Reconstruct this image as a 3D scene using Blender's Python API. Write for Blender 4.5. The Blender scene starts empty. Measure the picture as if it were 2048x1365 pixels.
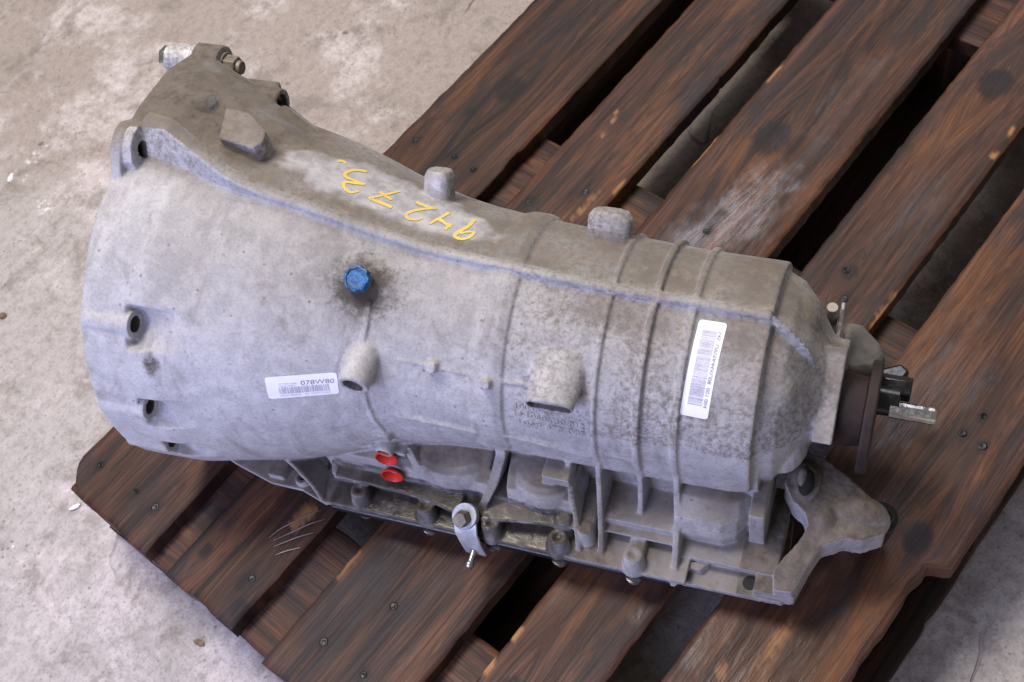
import bpy, bmesh, math, random
import numpy as np
from mathutils import Vector, Matrix
from mathutils.bvhtree import BVHTree
from math import radians as rad, pi, cos, sin

scene = bpy.context.scene
COL = scene.collection
random.seed(7)
rng = np.random.RandomState(11)

# ------------------------------------------------------------------ camera
cam_d = bpy.data.cameras.new('camera')
cam = bpy.data.objects.new('camera', cam_d); COL.objects.link(cam)
cam.matrix_world = Matrix((
    (0.6253149, 0.71258274, -0.31813065, -0.0170186518),
    (-0.76276345, 0.47199664, -0.44205327, -0.906593077),
    (-0.16484294, 0.51908093, 0.8386786, 1.28256629),
    (0, 0, 0, 1)))
cam_d.sensor_fit = 'HORIZONTAL'; cam_d.sensor_width = 36.0
cam_d.angle = rad(44.4658)
cam_d.clip_start = 0.02; cam_d.clip_end = 100
cam_d.dof.use_dof = True; cam_d.dof.focus_distance = 1.16; cam_d.dof.aperture_fstop = 11
scene.camera = cam
cy = scene.cycles
cy.max_bounces = 5; cy.diffuse_bounces = 3; cy.glossy_bounces = 3; cy.transmission_bounces = 2; cy.caustics_reflective = False; cy.caustics_refractive = False

# ------------------------------------------------------------------ light
world = bpy.data.worlds.new('World'); scene.world = world; world.use_nodes = True
bg = world.node_tree.nodes['Background']
bg.inputs[0].default_value = (1.0, 0.96, 0.93, 1); bg.inputs[1].default_value = 0.19

def area(name, target, az, el, dist, sx, sy, power, col):
    d = bpy.data.lights.new(name, 'AREA'); d.shape = 'RECTANGLE'
    d.size = sx; d.size_y = sy; d.energy = power; d.color = col
    o = bpy.data.objects.new(name, d); COL.objects.link(o)
    v = Vector((cos(rad(az)) * cos(rad(el)), sin(rad(az)) * cos(rad(el)), sin(rad(el))))
    o.location = Vector(target) + v * dist
    o.rotation_euler = v.to_track_quat('Z', 'Y').to_euler()
    return o
area('ceiling_lamp', (0.4, -0.35, 0.2), 95, 71, 2.8, 0.75, 0.75, 76, (1.0, 0.94, 0.87))
area('window_light', (0.6, -0.4, 0.15), 31, 55, 3.6, 1.9, 1.2, 62, (0.93, 0.91, 1.0))
area('doorway_light', (0.3, -0.35, 0.25), 184, 30, 1.40, 1.0, 0.7, 22, (0.56, 0.60, 1.0))

vs = scene.view_settings
vs.view_transform = 'Standard'; vs.look = 'None'; vs.exposure = -0.07; vs.gamma = 1.0
vs.use_curve_mapping = False

# ------------------------------------------------------------------ helpers
def mesh_obj(name, verts, faces, mat=None, parent=None, smooth=False, loc=None):
    m = bpy.data.meshes.new(name)
    m.from_pydata([tuple(v) for v in verts], [], [tuple(f) for f in faces])
    m.update()
    o = bpy.data.objects.new(name, m); COL.objects.link(o)
    if mat is not None: m.materials.append(mat)
    if parent is not None: o.parent = parent
    if loc is not None: o.location = loc
    if smooth: m.polygons.foreach_set('use_smooth', [True] * len(m.polygons))
    return o

def tag(o, label=None, cat=None, group=None, kind=None):
    if label: o['label'] = label
    if cat: o['category'] = cat
    if group: o['group'] = group
    if kind: o['kind'] = kind
    return o

def empty(name, loc, rz=0.0):
    o = bpy.data.objects.new(name, None); COL.objects.link(o)
    o.location = loc; o.rotation_euler = (0, 0, rz); o.empty_display_size = 0.05
    return o

def vnoise(x, y, seed=0):
    """cheap smooth value noise, numpy"""
    x = np.asarray(x, float); y = np.asarray(y, float)
    xi = np.floor(x).astype(int); yi = np.floor(y).astype(int)
    fx = x - xi; fy = y - yi
    fx = fx * fx * (3 - 2 * fx); fy = fy * fy * (3 - 2 * fy)
    def h(a, b):
        n = (a * 374761393 + b * 668265263 + seed * 982451653) & 0x7fffffff
        n = ((n ^ (n >> 13)) * 1274126177) & 0x7fffffff
        return ((n ^ (n >> 16)) & 0xffff) / 65535.0
    return (h(xi, yi) * (1 - fx) + h(xi + 1, yi) * fx) * (1 - fy) + (h(xi, yi + 1) * (1 - fx) + h(xi + 1, yi + 1) * fx) * fy

def sstep(a, b, x):
    t = np.clip((np.asarray(x, float) - a) / (b - a), 0, 1)
    return t * t * (3 - 2 * t)

class NT:
    """tiny node-tree writer"""
    def __init__(self, name):
        self.m = bpy.data.materials.new(name); self.m.use_nodes = True
        self.t = self.m.node_tree; self.b = self.t.nodes['Principled BSDF']
    def n(self, typ, **kw):
        nd = self.t.nodes.new(typ)
        for k, v in kw.items(): setattr(nd, k, v)
        return nd
    def put(self, sock, val):
        if isinstance(val, bpy.types.NodeSocket): self.t.links.new(val, sock)
        else: sock.default_value = val
    def attr(self, name, out='Fac'):
        a = self.n('ShaderNodeAttribute', attribute_name=name); return a.outputs[out]
    def coord(self, out='Object'):
        return self.n('ShaderNodeTexCoord').outputs[out]
    def mapping(self, vec, scale=(1, 1, 1), loc=(0, 0, 0)):
        m = self.n('ShaderNodeMapping'); self.put(m.inputs['Vector'], vec)
        m.inputs['Scale'].default_value = scale; m.inputs['Location'].default_value = loc
        return m.outputs[0]
    def noise(self, vec, scale, detail=4, rough=0.55, dist=0.0):
        n = self.n('ShaderNodeTexNoise'); self.put(n.inputs['Vector'], vec)
        n.inputs['Scale'].default_value = scale; n.inputs['Detail'].default_value = detail
        n.inputs['Roughness'].default_value = rough; n.inputs['Distortion'].default_value = dist
        return n.outputs['Fac']
    def voronoi(self, vec, scale, feature='F1'):
        n = self.n('ShaderNodeTexVoronoi', feature=feature); self.put(n.inputs['Vector'], vec)
        n.inputs['Scale'].default_value = scale
        return n.outputs['Distance']
    def math(self, op, a, b=0.0, clamp=False):
        n = self.n('ShaderNodeMath', operation=op, use_clamp=clamp)
        self.put(n.inputs[0], a); self.put(n.inputs[1], b); return n.outputs[0]
    def ramp(self, val, a, b, lo=0.0, hi=1.0):
        n = self.n('ShaderNodeMapRange', interpolation_type='SMOOTHSTEP'); self.put(n.inputs['Value'], val)
        n.inputs['From Min'].default_value = a; n.inputs['From Max'].default_value = b
        n.inputs['To Min'].default_value = lo; n.inputs['To Max'].default_value = hi
        return n.outputs[0]
    def mix(self, fac, a, b, blend='MIX'):
        n = self.n('ShaderNodeMix', data_type='RGBA', blend_type=blend, clamp_factor=True)
        self.put(n.inputs[0], fac)
        for s, v in ((n.inputs[6], a), (n.inputs[7], b)):
            if isinstance(v, tuple) and len(v) == 3: v = v + (1,)
            self.put(s, v)
        return n.outputs[2]
    def mixf(self, fac, a, b):
        n = self.n('ShaderNodeMix', data_type='FLOAT', clamp_factor=True)
        self.put(n.inputs[0], fac); self.put(n.inputs[2], a); self.put(n.inputs[3], b)
        return n.outputs[0]
    def bump(self, h, strength=0.3, dist=0.001, normal=None):
        n = self.n('ShaderNodeBump'); self.put(n.inputs['Height'], h)
        n.inputs['Strength'].default_value = strength; n.inputs['Distance'].default_value = dist
        if normal is not None: self.put(n.inputs['Normal'], normal)
        return n.outputs[0]
    def out(self, col=None, rough=None, metal=None, normal=None, spec=None, coat=None):
        b = self.b.inputs
        if col is not None:
            if isinstance(col, tuple) and len(col) == 3: col = col + (1,)
            self.put(b['Base Color'], col)
        if rough is not None: self.put(b['Roughness'], rough)
        if metal is not None: self.put(b['Metallic'], metal)
        if normal is not None: self.put(b['Normal'], normal)
        if spec is not None: self.put(b['Specular IOR Level'], spec)
        if coat is not None:
            self.put(b['Coat Weight'], coat); b['Coat Roughness'].default_value = 0.12
        return self.m

def simple(name, col, rough=0.5, metal=0.0, var=0.25, scale=150, bump=0.15):
    t = NT(name); c = t.coord()
    f = t.noise(c, scale, 4); g = t.noise(c, scale * 0.22, 3)
    dark = tuple(v * (1 - var) for v in col); lite = tuple(min(1, v * (1 + var * 0.6)) for v in col)
    cc = t.mix(t.ramp(t.math('ADD', t.math('MULTIPLY', f, 0.5), t.math('MULTIPLY', g, 0.5)), 0.35, 0.65), dark, lite)
    return t.out(cc, t.ramp(f, 0.3, 0.7, max(0.02, rough - 0.08), min(1, rough + 0.1)), metal, t.bump(f, bump, 0.0006))

# ------------------------------------------------------------------ materials
def mat_concrete():
    t = NT('concrete'); c = t.coord()
    big = t.noise(c, 1.7, 4, 0.6, 0.3); mid = t.noise(c, 8, 5, 0.72, 0.2); fine = t.noise(c, 75, 5, 0.72)
    grain = t.noise(c, 260, 3, 0.6)
    s = t.n('ShaderNodeSeparateXYZ'); t.put(s.inputs[0], c)
    # browner away from the pallet, whiter along its end
    grad = t.math('ADD', t.math('MULTIPLY', s.outputs[0], 1.1), t.math('MULTIPLY', s.outputs[1], 0.55))
    g2 = t.math('ADD', t.ramp(grad, 0.05, 0.5), t.math('MULTIPLY', t.math('SUBTRACT', big, 0.5), 1.5))
    col = t.mix(t.ramp(g2, 0.2, 0.8), (0.44, 0.40, 0.365), (0.375, 0.318, 0.275))
    pat = t.noise(t.mapping(c, loc=(1.3, 4, 0)), 5.5, 6, 0.72, 0.2)
    pale = t.ramp(t.math('ADD', t.math('MULTIPLY', pat, 0.75), t.math('MULTIPLY', big, 0.3)), 0.53, 0.64)
    col = t.mix(t.math('MULTIPLY', pale, 0.9), col, (0.62, 0.55, 0.52))
    dirt = t.ramp(t.noise(t.mapping(c, loc=(3, 1, 0)), 16, 6, 0.74, 0.3), 0.49, 0.68)
    col = t.mix(t.math('MULTIPLY', dirt, 0.72), col, (0.215, 0.178, 0.15))
    col = t.mix(t.ramp(fine, 0.40, 0.70, 0.0, 0.42), col, (0.19, 0.155, 0.135))
    col = t.mix(t.ramp(grain, 0.50, 0.72, 0.0, 0.40), col, (0.15, 0.12, 0.105))
    col = t.mix(t.ramp(t.noise(t.mapping(c, loc=(7, 7, 0)), 210, 3, 0.6), 0.58, 0.72, 0, 0.22), col, (0.60, 0.55, 0.52))
    spots = t.math('MULTIPLY', t.ramp(t.math('ADD', t.voronoi(t.mapping(c, loc=(0.3, 0.9, 0)), 11), t.math('MULTIPLY', fine, 0.12)), 0.09, 0.14, 1, 0), t.ramp(mid, 0.48, 0.56))
    col = t.mix(t.math('MULTIPLY', spots, 0.8), col, (0.09, 0.075, 0.065))
    cr = t.n('ShaderNodeTexVoronoi', feature='DISTANCE_TO_EDGE'); 
    wv = t.n('ShaderNodeVectorMath', operation='ADD'); t.put(wv.inputs[0], c)
    nz = t.n('ShaderNodeTexNoise'); t.put(nz.inputs['Vector'], c); nz.inputs['Scale'].default_value = 9
    sc = t.n('ShaderNodeVectorMath', operation='SCALE'); t.put(sc.inputs[0], nz.outputs['Color']); sc.inputs['Scale'].default_value = 0.12
    t.put(wv.inputs[1], sc.outputs[0]); t.put(cr.inputs['Vector'], wv.outputs[0]); cr.inputs['Scale'].default_value = 2.6
    crack = t.math('MULTIPLY', t.ramp(cr.outputs['Distance'], 0.002, 0.007, 1, 0), t.ramp(t.noise(t.mapping(c, loc=(5, 2, 0)), 3.2, 2), 0.56, 0.62))
    gr2 = t.ramp(t.voronoi(t.mapping(c, loc=(1, 3, 0)), 95), 0.10, 0.22, 1, 0)
    col = t.mix(t.math('MULTIPLY', gr2, t.ramp(mid, 0.42, 0.6, 0, 0.6)), col, (0.11, 0.085, 0.07))
    col = t.mix(t.math('MULTIPLY', crack, 0.6), col, (0.14, 0.11, 0.10))
    flecks = t.math('MULTIPLY', t.ramp(t.voronoi(t.mapping(c, scale=(1, 1.5, 1)), 23), 0.035, 0.06, 1, 0), t.ramp(t.noise(c, 4, 2), 0.6, 0.64))
    col = t.mix(t.math('MULTIPLY', flecks, 0.8), col, (0.8, 0.78, 0.75))
    for (mx, my, rx_, ry_) in ((-.124, .863, .030, .013), (-.178, .777, .016, .020), (-.165, .845, .010, .006)):
        dv = t.n('ShaderNodeVectorMath', operation='SUBTRACT'); t.put(dv.inputs[0], c); dv.inputs[1].default_value = (mx, my, 0)
        sv = t.n('ShaderNodeVectorMath', operation='MULTIPLY'); t.put(sv.inputs[0], dv.outputs[0]); sv.inputs[1].default_value = (1 / rx_, 1 / ry_, 0)
        ln = t.n('ShaderNodeVectorMath', operation='LENGTH'); t.put(ln.inputs[0], sv.outputs[0])
        mk = t.math('MULTIPLY', t.ramp(ln.outputs['Value'], 0.5, 1.1, 1, 0), t.ramp(t.noise(c, 110, 4, 0.7), 0.50, 0.58))
        col = t.mix(t.math('MULTIPLY', mk, 0.8), col, (0.74, 0.70, 0.68))
    h = t.math('ADD', t.math('MULTIPLY', mid, 1.0), t.math('ADD', t.math('MULTIPLY', fine, 0.45), t.math('MULTIPLY', grain, 0.25)))
    h = t.math('SUBTRACT', h, crack)
    return t.out(col, t.ramp(fine, 0.3, 0.7, 0.72, 0.92), 0, t.bump(h, 0.75, 0.004), spec=0.3)

def mat_wood():
    t = NT('oily_wood')
    gc = t.attr('grain', 'Vector'); knot_and_nail_shade = t.attr('knot_and_nail_shade'); wet = t.attr('wet'); tone = t.attr('tone'); pale = t.attr('pale')
    ring = t.noise(t.mapping(gc, scale=(0.9, 32, 1)), 1.6, 6, 0.72, 0.15)
    fib = t.noise(t.mapping(gc, scale=(9, 430, 1)), 1.0, 3, 0.7)
    pore = t.noise(t.mapping(gc, scale=(22, 760, 1), loc=(1, 4, 0)), 1.0, 2, 0.6)
    blot = t.noise(t.mapping(gc, scale=(0.6, 1.7, 1)), 10, 6, 0.72, 0.3)
    smear = t.noise(t.mapping(gc, scale=(2.6, 20, 1), loc=(2, 7, 0)), 1.0, 6, 0.74, 0.3)
    col = t.mix(t.ramp(ring, 0.36, 0.64), (0.019, 0.0115, 0.0098), (0.104, 0.047, 0.029))
    col = t.mix(t.ramp(smear, 0.48, 0.68, 0, 0.70), col, (0.175, 0.074, 0.032))
    line = t.math('SINE', t.math('MULTIPLY', t.noise(t.mapping(gc, scale=(0.9, 13, 1)), 1.6, 2, 0.5, 0.2), 150.0))
    col = t.mix(t.ramp(line, 0.1, 1.0, 0, 0.40), col, (0.020, 0.012, 0.010))
    col = t.mix(t.ramp(blot, 0.44, 0.66, 0, 0.82), col, (0.026, 0.0225, 0.024))
    col = t.mix(t.ramp(fib, 0.44, 0.68, 0, 0.42), col, (0.014, 0.009, 0.008))
    col = t.mix(t.ramp(pore, 0.58, 0.72, 0, 0.22), col, (0.16, 0.085, 0.055))
    col = t.mix(t.math('MULTIPLY', pale, t.ramp(fib, 0.3, 0.6, 0.35, 0.9)), col, (0.36, 0.185, 0.075))
    col = t.mix(t.math('MULTIPLY', wet, 0.7), col, t.mix(t.ramp(smear, 0.40, 0.62), (0.024, 0.011, 0.007), (0.115, 0.042, 0.010)))
    col = t.mix(knot_and_nail_shade, col, (0.013, 0.0115, 0.0125))
    col = t.mix(1.0, col, tone, 'MULTIPLY')
    wf = t.ramp(t.math('ADD', wet, t.math('MULTIPLY', t.math('SUBTRACT', blot, 0.5), 1.1)), 0.30, 1.05)
    rough = t.mixf(wf, 0.54, 0.20)
    rough = t.math('ADD', rough, t.ramp(fib, 0.3, 0.7, -0.05, 0.06))
    h = t.math('ADD', t.math('MULTIPLY', ring, 0.6), t.math('MULTIPLY', fib, 0.9))
    ripple = t.noise(t.mapping(gc, scale=(34, 190, 1)), 1.0, 2, 0.5, 0.6)
    n = t.bump(t.math('MULTIPLY', ripple, t.math('MULTIPLY', wet, wet)), 0.5, 0.0020, t.bump(h, 0.28, 0.0012))
    return t.out(col, rough, 0, n, spec=t.mixf(wf, 0.20, 0.50))

def mat_cast():
    t = NT('cast_aluminium'); c = t.coord()
    stain_and_shade = t.attr('stain_and_shade'); polish = t.attr('polish'); oil = t.attr('oil'); dirt = t.attr('dirt'); grime = t.attr('grime')
    g = t.n('ShaderNodeNewGeometry'); s = t.n('ShaderNodeSeparateXYZ'); t.put(s.inputs[0], g.outputs['Normal'])
    nz = s.outputs[2]
    big = t.noise(c, 14, 3, 0.6); mid = t.noise(c, 60, 4, 0.68); fine = t.noise(c, 330, 2, 0.65); speck = t.noise(c, 190, 3, 0.75)
    alu = t.mix(t.ramp(mid, 0.3, 0.7), (0.405, 0.40, 0.41), (0.53, 0.525, 0.535))
    # settled workshop dust: lies on what faces up, patchy
    up = t.ramp(nz, 0.20, 0.95)
    dustf = t.math('ADD', t.math('MULTIPLY', up, t.math('ADD', 0.42, t.math('MULTIPLY', dirt, 0.7))), t.math('MULTIPLY', t.math('MULTIPLY', dirt, dirt), 0.30))
    dustf = t.math('MULTIPLY', dustf, t.ramp(t.math('ADD', t.math('MULTIPLY', big, 0.5), t.math('MULTIPLY', mid, 0.5)), 0.28, 0.62, 0.5, 1.05), clamp=True)
    dust = t.mix(t.ramp(mid, 0.35, 0.65), (0.200, 0.168, 0.138), (0.33, 0.285, 0.245))
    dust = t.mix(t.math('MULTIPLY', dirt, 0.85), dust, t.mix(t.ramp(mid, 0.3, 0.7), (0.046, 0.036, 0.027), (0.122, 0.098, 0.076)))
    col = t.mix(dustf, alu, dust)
    # sand-cast speckle everywhere, caked grime where it is old
    salt = t.noise(t.mapping(c, loc=(4, 2, 1)), 420, 2, 0.5)
    clean = t.math('SUBTRACT', 1.0, dustf, clamp=True)
    col = t.mix(t.ramp(salt, 0.48, 0.72, 0, 0.22), col, (0.15, 0.13, 0.115))
    col = t.mix(t.math('MULTIPLY', clean, t.ramp(salt, 0.50, 0.34, 0, 0.10)), col, (0.62, 0.60, 0.62))
    # handling smears and dull patches
    smr = t.noise(t.mapping(c, scale=(1.6, 1, 0.7), loc=(0.4, 0.1, 2)), 22, 5, 0.7, 0.5)
    col = t.mix(t.ramp(smr, 0.50, 0.68, 0, 0.42), col, (0.17, 0.148, 0.13))
    pit = t.math('MULTIPLY', t.ramp(t.voronoi(t.mapping(c, loc=(2, 1, 5)), 85), 0.06, 0.17, 1, 0), t.ramp(mid, 0.46, 0.56))
    col = t.mix(t.math('MULTIPLY', pit, 0.6), col, (0.10, 0.085, 0.07))
    sp = t.ramp(t.math('ADD', t.math('MULTIPLY', speck, 0.8), t.math('MULTIPLY', grime, 0.2)), 0.46, 0.72)
    sp = t.math('MULTIPLY', sp, t.math('ADD', t.math('MULTIPLY', grime, 0.58), 0.26))
    col = t.mix(sp, col, (0.15, 0.122, 0.098))
    sd = t.ramp(t.math('ADD', stain_and_shade, t.math('ADD', t.math('MULTIPLY', t.math('SUBTRACT', speck, 0.5), 1.1), t.math('MULTIPLY', t.math('SUBTRACT', mid, 0.5), 0.7))), 0.15, 1.05)
    col = t.mix(t.math('MULTIPLY', sd, 0.92), col, (0.045, 0.034, 0.022))
    pf = t.ramp(t.math('ADD', polish, t.math('MULTIPLY', t.math('SUBTRACT', t.noise(t.mapping(c, scale=(0.35, 1.6, 1)), 40, 5, 0.6), 0.5), 1.0)), 0.15, 1.25)
    col = t.mix(t.math('MULTIPLY', pf, 0.68), col, t.mix(t.ramp(mid, 0.35, 0.65), (0.38, 0.365, 0.38), (0.60, 0.58, 0.61)))
    of = t.ramp(t.math('ADD', oil, t.math('MULTIPLY', t.math('SUBTRACT', mid, 0.5), 0.8)), 0.35, 0.85)
    col = t.mix(t.math('MULTIPLY', of, 0.78), col, t.mix(t.ramp(big, 0.4, 0.6), (0.014, 0.011, 0.009), (0.055, 0.046, 0.036)))
    rough = t.mixf(dustf, 0.62, 0.9); rough = t.mixf(pf, rough, 0.36); rough = t.mixf(of, rough, 0.28)
    metal = t.mixf(dustf, 0.22, 0.0); metal = t.mixf(t.math('MAXIMUM', sd, of), metal, 0.1)
    drops = t.math('MULTIPLY', t.ramp(t.voronoi(c, 80), 0.50, 0.2), of)
    h = t.math('ADD', t.math('MULTIPLY', fine, 0.6), t.math('MULTIPLY', mid, 0.6))
    return t.out(col, rough, metal, t.bump(drops, 0.25, 0.0015, t.bump(h, 0.32, 0.0011)), spec=t.mixf(of, 0.4, 0.22))

M_floor = mat_concrete(); M_wood = mat_wood(); M_cast = mat_cast()
M_pan = simple('black_plastic', (0.012, 0.012, 0.013), 0.32, 0, 0.4, 120)
M_steel = simple('zinc_steel', (0.52, 0.50, 0.47), 0.3, 0.9, 0.4, 120)
M_bright = simple('bright_steel', (0.75, 0.74, 0.72), 0.16, 1.0, 0.15, 200, 0.05)
M_dirtysteel = simple('grimy_steel', (0.20, 0.165, 0.13), 0.55, 0.5, 0.5, 160)
M_greysteel = simple('grey_bracket_steel', (0.42, 0.43, 0.47), 0.42, 0.45, 0.22, 140)
M_rust = simple('rusty_steel', (0.024, 0.0125, 0.0105), 0.7, 0.1, 0.6, 70)
M_nail = simple('old_nail', (0.014, 0.013, 0.014), 0.35, 0.6, 0.4, 500)
M_blue = simple('blue_plastic', (0.020, 0.118, 0.30), 0.5, 0, 0.65, 330)
M_red = simple('red_plastic', (0.62, 0.035, 0.022), 0.36, 0, 0.14, 90)
M_blackrub = simple('black_rubber', (0.010, 0.010, 0.010), 0.25, 0, 0.3, 200)
M_label = simple('label_paper', (0.82, 0.81, 0.84), 0.45, 0, 0.04, 200, 0.03)
M_ink = simple('grey_print', (0.50, 0.48, 0.56), 0.6, 0, 0.3, 500, 0.0)
M_ink2 = simple('dark_print', (0.27, 0.26, 0.31), 0.6, 0, 0.3, 500, 0.0)
M_yellow = simple('yellow_marker', (0.78, 0.56, 0.075), 0.55, 0, 0.16, 260, 0.1)
def mat_marker():
    t = NT('worn_yellow_marker'); c = t.coord()
    k = t.ramp(t.math('ADD', t.math('MULTIPLY', t.noise(c, 420, 3, 0.6), 0.7), t.math('MULTIPLY', t.noise(c, 110, 3), 0.3)), 0.50, 0.62)
    return t.out(t.mix(t.math('MULTIPLY', k, 0.8), t.mix(t.noise(c, 90, 3), (0.62, 0.42, 0.05), (0.80, 0.60, 0.13)), (0.42, 0.40, 0.38)), 0.6, 0, None, 0.3)
M_yellow = mat_marker()
M_greydirt = simple('dusty_grey_casting', (0.12, 0.112, 0.10), 0.85, 0.1, 0.45, 90, 0.4)
M_sleeve = simple('chalky_zinc', (0.50, 0.48, 0.46), 0.55, 0.35, 0.5, 260)
M_pin = simple('dull_steel', (0.36, 0.32, 0.27), 0.6, 0.3, 0.3, 160)
M_recess_shade = simple('recess_shade', (0.018, 0.016, 0.014), 0.85, 0, 0.4, 200)  # near-black colour standing in for shade inside recesses and holes
M_insert = simple('dusty_insert', (0.20, 0.18, 0.16), 0.8, 0, 0.4, 200)
M_white = simple('white_chip', (0.82, 0.80, 0.78), 0.6, 0, 0.1, 300)
M_brownchip = simple('wood_chip', (0.20, 0.13, 0.08), 0.75, 0, 0.4, 200)

# ------------------------------------------------------------------ floor
def build_floor():
    n = 120; L = 7.0
    xs = np.linspace(-L / 2, L / 2, n); V = []; F = []
    for j in range(n):
        for i in range(n):
            V.append((xs[i], xs[j], 0.0012 * (float(vnoise(xs[i] * 5, xs[j] * 5, 3)) - 1)))
    for j in range(n - 1):
        for i in range(n - 1):
            a = j * n + i; F.append((a, a + 1, a + n + 1, a + n))
    o = mesh_obj('concrete_floor', V, F, M_floor, smooth=True, loc=(0.45, -0.3, 0))
    tag(o, 'stained beige concrete workshop floor', None, None, 'structure')
build_floor()

# ------------------------------------------------------------------ pallet
pallet = empty('wooden_pallet', (0.6, -0.404, 0.0))
tag(pallet, 'dark oil-soaked wooden pallet with five deck boards under the gearbox', 'pallet')
PO = Vector((0.6, -0.404, 0.0))
NAILS = [(0, [(.642, -.053), (.572, -.024), (.575, -.115), (.578, -.082), (.040, -.027), (.042, -.085), (.043, -.117)]),
         (1, [(.573, -.203), (.62, -.25), (.05, -.262)]),
         (2, [(.115, -.401), (.047, -.369), (.047, -.423), (.647, -.399)]),
         (3, [(.684, -.553), (.652, -.570), (.06, -.58)]),
         (4, [(.648, -.739), (.607, -.752), (.580, -.745), (.578, -.767)])]
KNOTS = [(0.696, -0.072, .019), (0.994, -0.556, .020), (0.797, -0.386, .022), (0.684, -0.557, .009), (0.042, -0.200, .007),
         (0.043, -0.259, .010), (0.021, -0.274, .010), (0.46, -0.765, .015), (0.12, -0.545, .012)]
# (x, y, rx, ry): where oil or water lies on the deck
WETS = [(0.69, -0.418, .12, .045, .95), (0.88, -0.43, .15, .035, .6), (0.62, -0.40, .07, .055, .85), (0.14, -0.245, .05, .05, .55),
        (0.30, -0.63, .10, .06, .8), (0.40, -0.73, .16, .05, .55), (0.19, -0.36, .04, .05, .6), (0.60, -0.72, .12, .05, .45),
        (0.62, -0.70, .18, .07, .6), (0.82, -0.56, .16, .05, .5), (0.27, -0.71, .13, .09, .75), (0.22, -0.52, .06, .06, .5)]
PALES = [(0.735, -0.207, .010, .002), (0.722, -0.213, .006, .002), (0.700, -0.215, .005, .002), (0.60, -0.262, .03, .003),
         (0.645, -0.279, .010, .003), (0.94, -0.604, .010, .003), (0.90, -0.606, .008, .003), (0.66, -0.610, .03, .0018),
         (0.74, -0.332, .03, .003), (0.88, -0.334, .02, .002), (0.165, -0.517, .010, .004), (0.125, -0.515, .012, .005),
         (0.30, -0.715, .03, .005), (0.25, -0.69, .01, .006), (0.13, -0.258, .02, .010), (0.12, -0.335, .02, .003)]

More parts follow.
